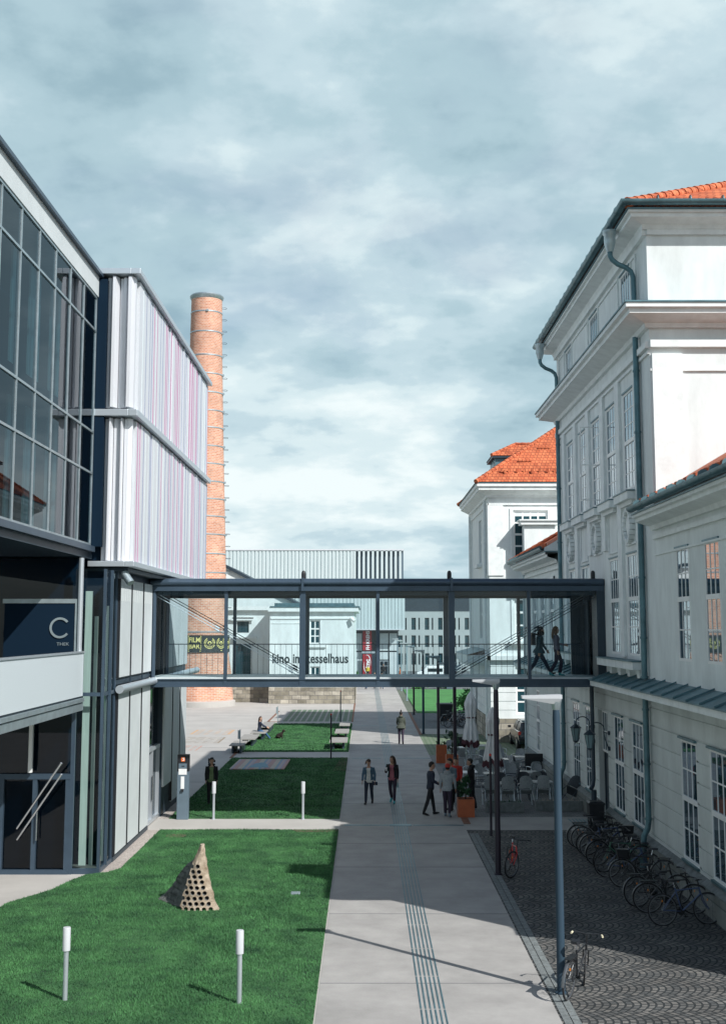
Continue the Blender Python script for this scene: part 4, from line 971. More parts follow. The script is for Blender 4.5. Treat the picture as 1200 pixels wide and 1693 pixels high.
for bi, (z0, z1) in enumerate(((3.45, 6.1), (.1, 2.95))):
    bb = empty('banner', (.6, 166.2, z0), ('dark red upper banner reading FH KREMS on the far building', 'dark red lower banner with white imc logo at the far entrance')[bi], 'banner', 'red banners on the far building')
    MB().box(-.35, .85, 166.2, 166.24, z0, z1).build('cloth', 'banner_red', bb)
    k = MB()
    if bi == 0: text(k, 'FH KREMS', 2.55, .62, lambda x, y, z: (.55-y*1.05, 166.19-z, z0+.08+x), None, .02)
    else:
        text(k, 'imc', 1.15, .85, lambda x, y, z: (.52-y*.9, 166.19-z, z0+1.0+x), None, .035)
        def arc(cx_, cz_, rx, rz, a0, a1, wmax):
            n = 18; pts = []
            for i in range(n+1):
                a = R(a0+(a1-a0)*i/n); ww = wmax*math.sin(math.pi*(i+.3)/(n+.6)); pts.append(((cx_+math.cos(a)*rx, cz_+math.sin(a)*rz), (cx_+math.cos(a)*(rx+ww), cz_+math.sin(a)*(rz+ww))))
            for (a, b_), (c_, d_) in zip(pts, pts[1:]): k.prism([a, b_, d_, c_], 166.18, 166.19, mp=lambda x, y, z: (x, z, y))
        arc(.20, z0+1.55, .45, 1.15, -20, 110, .1); arc(.3, z0+1.45, .48, 1.15, 160, 290, .1)
    k.build('print', 'letters_white', bb)
MB().box(-.5, 1.3, 3.05, 3.3, .3, .7, mp=mi_).build('ledge', 'rail_metal', im)
# far grey block
fb = empty('grey_office_block', (20, 186, 0), 'grey three-storey block with dark set-back top floor in the distance', 'building')
mf = lambda u, v, w_: (u, 185-w_, v)
rows_ = ((6.2, 8.0), (3.6, 5.35), (.95, 2.65)); wins = []
for z0, z1 in rows_:
    for k_ in range(14):
        cx0 = 5.3+k_*2.02; wins.append((cx0-.33, cx0+.33, z0, z1)); wins.append((cx0+.72, cx0+.95, z0, z1))
mb = MB(); wall(mb, mf, 3, 60, -.2, 9.0, wins, depth=.3); mb.quad([(3, 185, -.2), (3, 200, -.2), (3, 200, 9), (3, 185, 9)]).build('wall', 'stucco_grey', fb)
MB().box(3.5, 60, 187, 200, 9, 12.6).build('top_floor', 'dark_steel', fb)
MB().box(3, 60, 184.95, 187.2, 9.0, 9.15).box(3.2, 60, 186.5, 200, 12.4, 12.7).build('roof_edge', 'dark_steel', fb)
pw = {}
for o in wins:
    wd = round(o[1]-o[0], 2)
    if wd not in pw:
        w_ = window(fb, mf, *o, cols=2 if wd > .4 else 1, rows=1, trans=(o[2]+.6,) if wd > .4 else (), depth=.2, fm='dark_steel', fw=.05, gm='window_glass_sun'); pw[wd] = (w_, o)
    else:
        w0, oo = pw[wd]; c = w0.copy(); sc.collection.objects.link(c); c.location = (o[0]-oo[0], 0, o[2]-oo[2])
        for g in w0.children: g2_ = g.copy(); sc.collection.objects.link(g2_); g2_.parent = c
# ================================================================ STREET FURNITURE
def lamp_post(x, y, h, dark, label, z0=0):
    r = empty('street_lamp', (x, y, 0), label, 'street lamp', 'lamp posts along the path')
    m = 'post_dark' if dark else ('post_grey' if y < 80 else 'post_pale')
    MB().lathe([(.12, 0), (.12, .03), (.078, .05), (.070, h-.35), (.06, h-.2), (.045, h-.12)], (0, 0, 0), 16).build('pole', m, r, smooth=True, local=True)
    MB().lathe([(.11, 0), (.075, -.16), (.05, -.2)][::-1], (0, 0, h-.03), 14).build('collar', 'zinc', r, smooth=True, local=True)
    # flat wedge-shaped head reaching out to the left
    k = MB().add([(.1, -.13, h), (.1, .13, h), (-.64, .1, h), (-.64, -.1, h), (.1, -.13, h+.07), (.1, .13, h+.07), (-.64, .1, h+.05), (-.64, -.1, h+.05), (-.08, -.08, h-.1), (.02, -.08, h-.1), (.02, .08, h-.1), (-.08, .08, h-.1)],
        [(4, 5, 6, 7), (0, 1, 5, 4), (2, 3, 7, 6), (1, 2, 6, 5), (3, 0, 4, 7), (0, 3, 2, 1), (8, 9, 10, 11), (8, 9, 0, 3), (10, 11, 2, 1), (9, 10, 1, 0), (11, 8, 3, 2)])
    k.build('lamp_head', 'post_pale' if dark == 2 else 'lamp_lens', r, local=True)
    return r
lamp_post(3.55, 22.9, 5.28, 0, 'grey street lamp with white flat head, the nearest one at the bottom right')
lamp_post(3.56, 33.5, 5.12, 1, 'dark street lamp post with the red bicycle leaning on it')
lamp_post(3.60, 49.6, 5.12, 1, 'dark street lamp rising behind the group of men')
lamp_post(3.62, 61.1, 5.12, 2, 'dark street lamp with grey head behind the big shrub planter')
lamp_post(3.60, 76.5, 5.12, 0, 'grey street lamp standing beside the sunlit stretch of the path')
lamp_post(3.67, 93.2, 5.12, 2, 'dark street lamp at the near edge of the far lawn')
lamp_post(3.74, 110.6, 5.12, 0, 'pale grey street lamp beside the middle of the far lawn')
lamp_post(3.74, 127.5, 5.2, 0, 'pale grey street lamp at the far end of the lawn')
lamp_post(3.74, 143, 5.2, 0, 'farthest pale street lamp before the college building')
def thin_post(x, y, h, label, m='post_dark', grp='thin dark posts at the lawn edge'):
    r = empty('marker_post', (x, y, 0), label, 'post', grp)
    MB().lathe([(.05, 0), (.05, .02), (.038, .03), (.038, h-.06)], (0, 0, 0), 12).build('pole', m, r, smooth=True, local=True)
    MB().lathe([(.042, h-.06), (.042, h), (.02, h+.02)], (0, 0, 0), 12).build('cap', 'tail_lamp', r, smooth=True, local=True)
thin_post(-1.73, 62.0, 2.25, 'thin dark post with red tip at the corner of the sunny lawn')
thin_post(-1.71, 84.5, 2.25, 'thin grey post behind the sunny lawn', 'post_grey')
thin_post(4.0, 39.6, 2.55, 'thin dark post with red tip beside the terrace troughs')
def bollard(x, y, label):
    r = empty('bollard_light', (x, y, 0), label, 'bollard light', 'slim bollard lights on the lawns')
    MB().lathe([(.07, 0), (.07, .015), (.045, .02), (.045, .87)], (0, 0, 0), 16).build('pole', 'rail_metal', r, smooth=True, local=True)
    MB().lathe([(.03, .87), (.07, .875), (.07, 1.26), (.065, 1.275), (.02, 1.28)], (0, 0, 0), 16).build('lamp_head', 'lamp_lens', r, smooth=True, local=True)
bollard(-5.25, 42.9, 'slim bollard light beside the woman standing in shade'); bollard(-2.16, 42.9, 'slim bollard light on the front edge of the shaded lawn, near the path')
bollard(-2.22, 22.2, 'slim bollard light at the bottom between the pierced rock and the path'); bollard(-5.33, 22.4, 'slim bollard light nearest the bottom left corner')
# information totem
tt = empty('info_totem', (-6.32, 42.95, 0), 'slate grey information pillar with white notices by the entrance', 'info pillar')
MB().box(-.2, .2, -.13, .13, .0, 1.62).build('body', 'slate_panel', tt, bevel=.01, local=True)
MB().box(-.2, .2, -.13, .13, 1.625, 2.2).build('top', 'black_plastic', tt, bevel=.01, local=True)
MB().box(-.07, .06, -.145, -.132, 1.97, 2.12).build('logo_plate', 'orange_sign', tt, local=True)
k = MB(); k.box(-.03, .04, -.15, -.146, 2.0, 2.02).box(.02, .04, -.15, -.146, 2.02, 2.09).box(-.03, .02, -.15, -.146, 2.07, 2.09).build('logo', 'letters_white', tt, local=True)
k = MB().box(-.15, .13, -.14, -.131, 1.52, 1.72).build('notice', 'paper', tt, local=True); MB().box(-.15, .13, -.142, -.131, 1.73, 1.9).build('screen', 'slate_panel', tt, local=True)
MB().box(-.05, .05, -.142, -.139, 1.79, 1.82).build('notice_stripe', 'orange_sign', tt, local=True)
MB().box(-.07, .05, -.14, -.131, 1.04, 1.46).build('notice', 'paper', tt, local=True); MB().box(-.05, .03, -.2, -.131, .95, 1.03).build('reader', 'black_plastic', tt, local=True)
# pierced rock sculpture
def rock():
    bm = bmesh.new(); rnd = random.Random(9)
    fr = lambda s, t: None
    # base polygon and apex, front-right plate + dark left slab
    A0, A1, A2 = (-.20, -.10, 0), (.95, .0, 0), (.42, -.02, 2.02)
    o = bpy.data.objects
    me = MB()
    # front plate (right), thin wedge: lower width 1.1, apex on top
    n = 22; F = []; 
    def edge(z): t = z/2.0; return (-.20+.50*t-.10*math.sin(math.pi*t)*.5, .98-.55*t**.62-.0*t)
    for i in range(n+1):
        z = 2.0*i/n; l, r = edge(z); r = max(r, l+.16*(1-.5*i/n)); l += rnd.uniform(-.02, .02); r += rnd.uniform(-.02, .02)
        th = .32*(1-.62*i/n); yb = .45*(z/2.0)
        row = []
        for j in range(9): t = j/8; row.append((l+(r-l)*t, yb-.12*math.sin(math.pi*t)+rnd.uniform(-.015, .015), z))
        for j in range(8, -1, -1): t = j/8; row.append((l+(r-l)*t, yb+th*(.6+.4*math.sin(math.pi*t))+rnd.uniform(-.03, .03), z))
        F.append(row)
    me.rings(F)
    ob = me.build('plate', 'rock', None, local=True); return ob, edge
m = mat('rock', (.30, .22, .14), .95, var=.45, scale=3.5, bump=1.0, bscale=14, col2=(.44, .37, .29))
mat('rock_shaded', (.12, .125, .12), .95, var=.5, scale=5, bump=1.0, bscale=16)  # darker copy of the rock, shade of the side turned from the sun painted in
rk = empty('rock_sculpture', (-3.95, 29.45, 0), 'jagged pointed rock sculpture drilled with round holes on the near lawn', 'sculpture')
ob, edge = rock()
holes = [(.62, 1.16), (.56, 1.0), (.70, 1.02), (.62, .83), (.50, .73), (.72, .75), (.62, .65), (.44, .58), (.70, .56), (.53, .48), (.38, .40), (.64, .38), (.80, .34), (.50, .30), (.36, .22), (.62, .22), (.84, .18), (.46, .12), (.28, .06), (.70, .06), (.94, .12), (.60, -.0)]
holes = []; rq = random.Random(3)
for q in range(9):
    hz = .08+.158*q; l, r = edge(hz); hx = l+.13+(.088 if q % 2 else 0)
    while hx < r-.06: holes.append((hx+rq.uniform(-.01, .01), hz+rq.uniform(-.008, .008))); hx += .176
cm = MB()
for hx, hz in holes: cm.tube([(hx-.12, -.6, hz-.0), (hx-.12, .16+hz*.22, hz)], .064, 14)
cut = cm.build('cutter', 'interior_dark', None, local=True); cut.data.materials.clear(); cut.data.materials.append(M['rock_shaded'])
def boolean(ob, cut):
    ob.data.materials.append(M['rock_shaded'])
    md = ob.modifiers.new('b', 'BOOLEAN'); md.object = cut; md.operation = 'DIFFERENCE'; md.solver = 'EXACT'
    dg = bpy.context.evaluated_depsgraph_get(); me = bpy.data.meshes.new_from_object(ob.evaluated_get(dg)); ob.modifiers.clear()
    old = ob.data; ob.data = me; bpy.data.objects.remove(cut)
n0 = len(ob.data.polygons)
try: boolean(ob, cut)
except Exception as e: print('bool fail', e)
rk.scale = (.81, .85, .73); rk.location = (-4.27, 29.35, 0)

ob.name = 'rock_plate'; ob.parent = rk; ob.location = (.1, -.1, 0)
# left dark slab leaning to the apex
rnd = random.Random(21); me = MB(); F = []; n = 20
for i in range(n+1):
    t = i/n; z = 1.86*t; l = -1.0+1.42*t+(.12 if t < .45 else 0)*math.sin(t*7)+rnd.uniform(-.04, .04); r = -.06+.52*t+rnd.uniform(-.01, .01)
    if t > .5: l += .04
    l = min(l, r-.09); row = []; y0_ = .02+.40*t
    for j in range(8): s = j/7; row.append((l+(r-l)*s, y0_+1.25*(1-s)*(1-t)**.8+rnd.uniform(-.02, .02), z+(1-s)*rnd.uniform(-.02, .02)))
    for j in range(7, -1, -1): s = j/7; row.append((l+(r-l)*s, y0_+.12*(1-t)+.14+1.45*(1-s)*(1-t)**.8+rnd.uniform(-.03, .03), z))
    F.append(row)
me.rings(F); sl = me.build('rock_slab', 'rock_shaded', rk, local=True)
cm = MB(); rr = random.Random(2)
for i in range(12):
    z = .10+i*.13
    for j in range(9):
        l = -.88+1.36*z/1.86; x = l+.10+j*.105+(.05 if i % 2 else 0)
        if x < -.14+.52*z/1.86: cm.tube([(x-.5, -.1, z), (x+.35, 1.2, z)], .022, 8)
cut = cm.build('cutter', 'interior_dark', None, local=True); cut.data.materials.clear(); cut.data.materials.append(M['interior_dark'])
cut.location = rk.location; sl.matrix_world
bpy.context.view_layer.update()
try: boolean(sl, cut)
except Exception as e: print('bool fail', e)
sl.name = 'rock_slab'
# platform benches
def bench(x0, x1, y0, y1, label, grp):
    r = empty('bench', ((x0+x1)/2, (y0+y1)/2, 0), label, 'bench', grp); a, b = (x1-x0)/2, (y1-y0)/2
    s = MB(); n = max(3, int(b*2/.14))
    for k in range(n): s.box(-a, a, -b+2*b*k/n, -b+2*b*(k+.86)/n, .40, .445)
    s.build('seat', 'wood_grey', r, local=True)
    for sx in (-.55, .55): MB().box(sx*a-.05, sx*a+.05, -b*.85, b*.85, .02, .40).build('leg', 'dark_steel', r, local=True)
G1, G2 = 'platform benches on the plaza side of the sunny lawn', 'platform benches on the path side of the sunny lawn'
bench(-7.15, -6.4, 64.6, 67.2, 'slatted grey bench on the plaza side, nearest the camera', G1)
bench(-7.0, -6.1, 68.2, 71.2, 'slatted grey bench on the plaza side just in front of the seated woman', G1)
bench(-6.75, -5.85, 72.0, 74.2, 'slatted grey bench with the woman sitting on it', G1)
bench(-6.6, -5.9, 76.4, 80.5, 'slatted grey bench on the plaza side behind the seated woman', G1)
for i, (a, b) in enumerate(((66.5, 69.3), (72.2, 75), (77.6, 80))): bench(-1.95+.25*i*.6, -.98, a, b, ('nearest slatted bench on the path side of the sunny lawn', 'middle slatted bench on the path side of the sunny lawn', 'farthest slatted bench on the path side of the sunny lawn')[i], G2)
for x, y, lb_ in ((-6.6, 64.9, 'slim grey sign post at the near corner of the sunny lawn'), (-5.95, 83.5, 'slim grey sign post behind the seated woman')):
    r = empty('sign_post', (x, y, 0), lb_, 'sign post'); MB().tube([(0, 0, 0), (0, 0, 1.25)], .025, 8).build('pole', 'zinc', r, local=True, smooth=True); MB().box(-.12, .0, -.04, -.02, .75, 1.2).build('plate', 'zinc', r, local=True)
# foliage
def foliage(mb, c, rad_, n, size, rnd, m):
    cl = [(rnd.gauss(0, .45), rnd.gauss(0, .45), rnd.gauss(0, .45)) for _ in range(max(5, n//60))]
    for _ in range(n):
        q = rnd.choice(cl); p = Vector((q[0]+rnd.gauss(0, .2), q[1]+rnd.gauss(0, .2), q[2]+rnd.gauss(0, .2)))
        if p.length > 1.15: p *= 1.0/p.length
        p = Vector((c[0]+p.x*rad_[0], c[1]+p.y*rad_[1], c[2]+p.z*rad_[2]))
        a = Vector((rnd.gauss(0, 1), rnd.gauss(0, 1), rnd.gauss(0, 1))).normalized(); b = a.cross(Vector((rnd.gauss(0, 1), rnd.gauss(0, 1), 1))).normalized(); s = size*rnd.uniform(.6, 1.3)
        mb.add([p-a*s*.5, p+b*s*.3, p+a*s*.5, p-b*s*.3], [(0, 1, 2, 3)], m)
def bush(name, loc, rad_, n, size, m, label, seed, grp=None, cat='bush'):
    r = empty(name, loc, label, cat, grp); k = MB(); foliage(k, (0, 0, rad_[2]*.95), rad_, n, size, random.Random(seed), m); k.build('foliage', None, r, local=True)
    s = MB(); rr = random.Random(seed)
    for j in range(5): s.tube([(0, 0, 0), (rr.uniform(-.3, .3)*rad_[0], rr.uniform(-.3, .3)*rad_[1], rad_[2]*.7), (rr.uniform(-.7, .7)*rad_[0], rr.uniform(-.7, .7)*rad_[1], rad_[2]*1.4)], [.03, .02, .008], 6)
    s.build('branches', 'bark', r, local=True)
bush('bush', (7.6, 93.5, 0), (.95, .9, .95), 1100, .20, 'leaf_bright', 'bright green bush beyond the pavilion corner', 1)
bush('bush', (-1.9, 150, 0), (1.0, .8, .9), 600, .25, 'leaf_bright', 'round bright bush in front of the college building left of the path', 2)
bush('bush', (5.9, 132, 0), (1.3, .8, .5), 600, .22, 'leaf_bright', 'low round hedge beside the far lamp posts', 3, 'low hedges past the far lawn')
bush('bush', (8.1, 132.6, 0), (1.2, .8, .5), 600, .22, 'leaf_bright', 'low round hedge left of the grey bin beyond the lawn', 4, 'low hedges past the far lawn')
def planter(x, y, w_, h, label, plant_h, seed, n=900, spread=.3, lf='leaf'):
    r = empty('planter_box', (x, y, 0), label, 'planter', 'orange planter boxes')
    k = MB(); t = .03; a = w_/2
    k.box(-a, a, -a, -a+t, 0, h).box(-a, a, a-t, a, 0, h).box(-a, -a+t, -a+t, a-t, 0, h).box(a-t, a, -a+t, a-t, 0, h).box(-a+t, a-t, -a+t, a-t, .02, .05)
    k.build('box', 'orange_box', r, local=True)
    MB().box(-a+t, a-t, -a+t, a-t, h-.1, h-.05).build('soil', 'soil', r, local=True)
    if plant_h:
        rnd = random.Random(seed); k = MB(); nb = 6
        for j in range(nb):
            cx0, cy0, cz0 = rnd.uniform(-spread, spread), rnd.uniform(-spread, spread), h+plant_h*(.2+.75*j/nb)
            rr = plant_h*.2
            foliage(k, (cx0*(1-j/nb*.5), cy0, cz0), (rr, rr, rr*.9), n//nb, .07, rnd, lf)
        k.build('shrub', None, r, local=True)
        MB().tube([(0, 0, h-.05), (.03, 0, h+plant_h*.8)], [.03, .012], 7).build('stem', 'bark', r, local=True)
planter(3.95, 56.5, .55, .8, 'tall orange planter with a dark green bush beside the path', 1.3, 5, 1500, .35)
planter(3.72, 60.5, .5, .85, 'orange planter half hidden behind the bushy planter', .25, 6, 200)
planter(3.62, 50.6, .38, .75, 'small empty orange planter just behind the red-capped man', 0, 7)
planter(3.52, 43.6, .58, .62, 'orange planter at the front corner of the terrace beside the man in black', .8, 8, 2600, .2)
def trough(x, y, L_, label, lf):
    r = empty('stone_trough', (x, y, 0), label, 'planter', 'stone troughs along the front of the terrace')
    a, b, h, t = L_/2, .22, .36, .06; k = MB()
    for q in ((-a, a, -b, -b+t), (-a, a, b-t, b), (-a, -a+t, -b+t, b-t), (a-t, a, -b+t, b-t)): k.box(*q, .0, h)
    k.build('basin', 'stone_trough', r, local=True, bevel=.015); MB().box(-a+t, a-t, -b+t, b-t, .1, h-.05).build('soil', 'soil', r, local=True)
    k = MB(); rr = random.Random(int(x*10))
    for j in range(50): px, py_ = rr.uniform(-a+.1, a-.1), rr.uniform(-.12, .12); k.add([(px, py_, h-.06), (px+.02, py_, h-.06), (px+rr.uniform(-.08, .08), py_+rr.uniform(-.08, .08), h+rr.uniform(.02, .16))], [(0, 1, 2)])
    k.box(-a+.1, a-.1, -.08, .08, h-.06, h-.03).build('plant', lf, r, local=True)
trough(5.0, 44.6, 1.35, 'mossy stone trough in front of the left tilted chairs', 'leaf'); trough(7.0, 45.0, 1.7, 'stone trough in front of the right tilted chairs near the wall', 'rug_sand')
# waste bins
def bin_(x, y, w_, h, label, m='black_plastic', lid=None):
    r = empty('waste_bin', (x, y, 0), label, 'bin'); a = w_/2
    MB().rings([[(sx*a*k, sy*a*k, z) for sx, sy in ((-1, -1), (1, -1), (1, 1), (-1, 1))] for z, k in ((.03, .86), (h-.1, 1.0))]).build('body', m, r, local=True)
    MB().rings([[(sx*a*k, sy*a*k, z) for sx, sy in ((-1, -1), (1, -1), (1, 1), (-1, 1))] for z, k in ((h-.098, 1.06), (h-.04, 1.06), (h, .8))]).build('lid', lid or m, r, local=True)
bin_(7.45, 40.2, .5, 1.0, 'dark waste bin standing against the plinth by the door')
bin_(5.6, 87, 1.1, 1.25, 'large black rubbish container on the gravel beyond the parasols')
bin_(9.2, 132, 1.1, 1.6, 'grey container with red lid beyond the far lawn', 'slate_panel', 'tail_lamp')
# ================================================================ TERRACE
def make_chair(dark, loc, label, grp):
    r = empty('terrace_chair', loc, label, 'chair', grp); m = 'rattan_dark' if dark else 'rattan'; fr = 'rail_metal' if not dark else 'dark_steel'
    MB().rings([[(x, y, z) for x, y in ((-.23, -.22), (.23, -.22), (.25, .24), (-.25, .24))] for z in (.41, .45)]).build('seat', m, r, local=True, bevel=.012)
    rows = []
    for i in range(7):
        t = i/6; z = .47+.42*t; w_ = .235-.02*t-(.06 if i == 6 else 0); y = -.23-.10*t; row = []
        for j in range(7): s = -1+2*j/6; row.append((s*w_, y-.05*(1-s*s), z+(0.02*(1-s*s) if i == 6 else 0)))
        for j in range(6, -1, -1): s = -1+2*j/6; row.append((s*w_, y-.05*(1-s*s)+.03, z+(0.02*(1-s*s) if i == 6 else 0)))
        rows.append(row)
    MB().rings(rows).build('backrest', m, r, local=True, smooth=True)
    for sx in (-1, 1):
        MB().tube([(sx*.24, .22, .41), (sx*.26, .25, 0)], .014, 6).build('leg', fr, r, local=True)
        MB().tube([(sx*.22, -.2, .42), (sx*.25, -.29, 0)], .014, 6).build('leg', fr, r, local=True)
        MB().tube([(sx*.22, -.29, .66), (sx*.27, -.1, .67), (sx*.27, .16, .65), (sx*.25, .22, .6), (sx*.245, .2, .44)], .016, 6).build('armrest', fr, r, local=True)
    return r
def make_table(loc, round_, label, grp, m='table_metal', a=.38):
    r = empty('terrace_table', loc, label, 'table', grp)
    if round_:
        MB().lathe([(.02, .72), (.42, .72), (.43, .735), (.42, .75), (.02, .75)], (0, 0, 0), 24).build('table_top', 'table_white', r, local=True)
        MB().lathe([(.22, 0), (.22, .02), (.03, .05), (.03, .72)], (0, 0, 0), 14).build('pedestal', 'zinc', r, local=True, smooth=True)
    else:
        MB().box(-a, a, -a, a, .715, .75).build('table_top', m, r, local=True, bevel=.006)
        for sx in (-1, 1):
            for sy in (-1, 1): MB().box(sx*(a-.05)-.02, sx*(a-.05)+.02, sy*(a-.05)-.02, sy*(a-.05)+.02, 0, .714).build('leg', 'zinc', r, local=True)
    return r
GT, GC = 'cafe tables on the terrace', 'wicker chairs on the terrace'
tb_ = [(4.55, 60.5, 'square cafe table beside the left closed parasol'), (5.7, 61.5, 'square cafe table between the two closed parasols'),
       (6.0, 55.2, 'square cafe table beside the right closed parasol, farther back'), (7.1, 56.2, 'square cafe table farthest back along the wall'),
       (5.15, 49.9, 'square cafe table just behind the right parasol pole'), (6.6, 50.4, 'square cafe table in the middle row near the wall'),
       (5.2, 46.9, 'square cafe table with the left pair of tilted chairs against it'), (6.75, 47.3, 'square cafe table with the right pair of tilted chairs against it')]
t0 = make_table((tb_[0][0], tb_[0][1], 0), False, tb_[0][2], GT)
for x, y, l in tb_[1:]: copy_tree(t0, None, (x, y, 0), 0, l)
make_table((4.15, 50.3, 0), True, 'small round white table beside the man in black', GT)
# x, y, facing (deg), dark, label, tilt
chs = [(6.35, 58.2, 180, 0, 'big pale wicker chair with its back to the wall of the parked car'), (7.15, 57.9, 150, 0, 'pale wicker chair at the far end near the wall'), (5.6, 57.4, 200, 0, 'pale wicker chair behind the right parasol'),
       (5.2, 59.9, 190, 0, 'pale wicker chair between the parasols, far row'), (4.5, 58.7, 0, 0, 'pale wicker chair with its back to us beside the left parasol'), (5.5, 63.0, 180, 0, 'pale wicker chair at the very back of the terrace'),
       (4.9, 54.4, 10, 0, 'pale wicker chair in front of the left parasol foot'), (5.5, 54.0, 5, 0, 'pale wicker chair left of the back middle table'), (4.85, 51.6, 190, 0, 'pale wicker chair next to the round white table'),
       (6.35, 53.0, 0, 0, 'pale wicker chair with its back to us in the middle of the terrace'), (7.2, 53.0, 15, 0, 'pale wicker chair in the middle row closest to the wall'), (6.1, 51.8, 175, 0, 'pale wicker chair facing us behind the middle table'),
       (7.2, 51.6, 185, 0, 'pale wicker chair facing us beside the wall in the middle row'), (5.9, 50.2, 90, 1, 'dark wicker chair turned sideways between the middle tables'), (6.9, 54.8, -100, 1, 'dark wicker chair turned toward the wall'),
       (5.3, 48.5, 180, 1, 'dark wicker chair behind the left tilted pair'), (6.2, 48.7, 170, 1, 'dark wicker chair behind the gap of the tilted chairs'), (7.0, 48.8, 185, 1, 'dark wicker chair behind the right tilted pair'), (4.45, 48.3, 80, 1, 'dark wicker chair sideways left of the front table'),
       (6.0, 47.4, 90, 1, 'dark wicker chair between the two front tables')]
chs += [(4.2, 62.3, 160, 0, 'pale wicker chair tucked behind the bushy planter'), (6.6, 60.6, 200, 0, 'pale wicker chair in the back row before the car'), (5.9, 53.4, 185, 0, 'pale wicker chair at the back edge of the middle row'), (4.5, 52.9, 120, 0, 'pale wicker chair turned aside behind the round table'), (6.75, 49.4, 5, 0, 'pale wicker chair with its back to us behind the front row'), (5.45, 51.3, 170, 0, 'pale wicker chair beside the right parasol')]
tilt = [(4.65, 46.0, 6, 0, 'tilted wicker chair leaning forward on a table, leftmost'), (5.25, 45.75, -4, 0, 'tilted wicker chair second from the left in the front row'), (5.95, 45.9, 3, 0, 'tilted wicker chair third from the left in the front row'), (6.62, 46.1, -10, 0, 'tilted wicker chair fourth in the front row beside the lamp post'), (7.45, 46.0, -35, 1, 'dark wicker chair tipped over beside the wall')]
proto = {}
for i, (x, y, a, d, l) in enumerate(chs+tilt):
    if d not in proto: c = proto[d] = make_chair(d, (x, y, 0), l, GC)
    else: c = copy_tree(proto[d], None, (x, y, 0), 0, l)
    c.rotation_euler = (0, 0, R(a))
    if i >= len(chs):
        c.rotation_mode = 'XYZ'; c.rotation_euler = (R(-24), 0, R(a)); c.location.z = .13
        if d: c.rotation_euler = (R(-50), R(20), R(a)); c.location.z = .25
def parasol(x, y, h, label, seed):
    r = empty('closed_parasol', (x, y, 0), label, 'parasol', 'closed parasols on the terrace')
    MB().tube([(0, 0, 0), (0, 0, h)], .028, 10).build('pole', 'zinc', r, local=True, smooth=True)
    MB().lathe([(.32, 0), (.32, .05), (.06, .09), (.06, .3)], (0, 0, 0), 16).build('base', 'stone_trough', r, local=True)
    rnd = random.Random(seed); ph = [rnd.uniform(0, 6.28) for _ in range(4)]; rings = []; n = 40
    for i in range(26):
        t = i/25; z = h-.02-(h-1.25)*t
        if t < .03: rr = .07
        elif t < .22: rr = .09+.19*(t/.22)**.8
        elif t < .4: rr = .28-.07*((t-.22)/.18)
        elif t < .62: rr = .21+.02*math.sin(t*20)
        else: rr = .22+.13*((t-.62)/.38)
        row = []
        for k in range(n):
            a = 2*math.pi*k/n; f = 1+(.06+.22*t)*math.sin(8*a+ph[0]+t*1.5)+.08*t*math.sin(3*a+ph[1])
            dz = -.12*t**6*(1+math.sin(8*a+ph[2]))
            row.append((rr*f*math.cos(a), rr*f*math.sin(a), z+dz))
        rings.append(row)
    MB().rings(rings[:-2], cap=False).build('canopy', 'parasol_cloth', r, local=True, smooth=True)
    MB().rings(rings[-3:], cap=False).build('trim', 'parasol_trim', r, local=True, smooth=True)
    MB().lathe([(.08, h-.06), (.05, h+.02), (.01, h+.05)], (0, 0, 0), 10).build('finial', 'paint_white', r, local=True)
    g = MB(); g.lathe([(.215, -.03), (.225, 0), (.215, .03)], (0, 0, h-(h-1.25)*.5), 14).build('strap', 'parasol_trim', r, local=True)
parasol(4.92, 57.5, 3.55, 'closed grey-white parasol with dark trim, the left one', 1)
parasol(5.12, 49.6, 3.35, 'closed grey-white parasol with dark trim, the right one by the lamp post', 2)
# menu stand / dark notice boards on the terrace
for x, y, l in ((7.5, 55.0, 'black notice board standing against the wall on the terrace'), (4.75, 63.2, 'black service cabinet behind the left closed parasol')):
    r = empty('notice_board', (x, y, 0), l, 'board'); MB().box(-.4, .4, -.03, .03, .2, 1.0).build('board', 'black_plastic', r, local=True)
    for sx in (-.36, .36): MB().box(sx-.02, sx+.02, -.2, .2, 0, .2).build('leg', 'dark_steel', r, local=True)
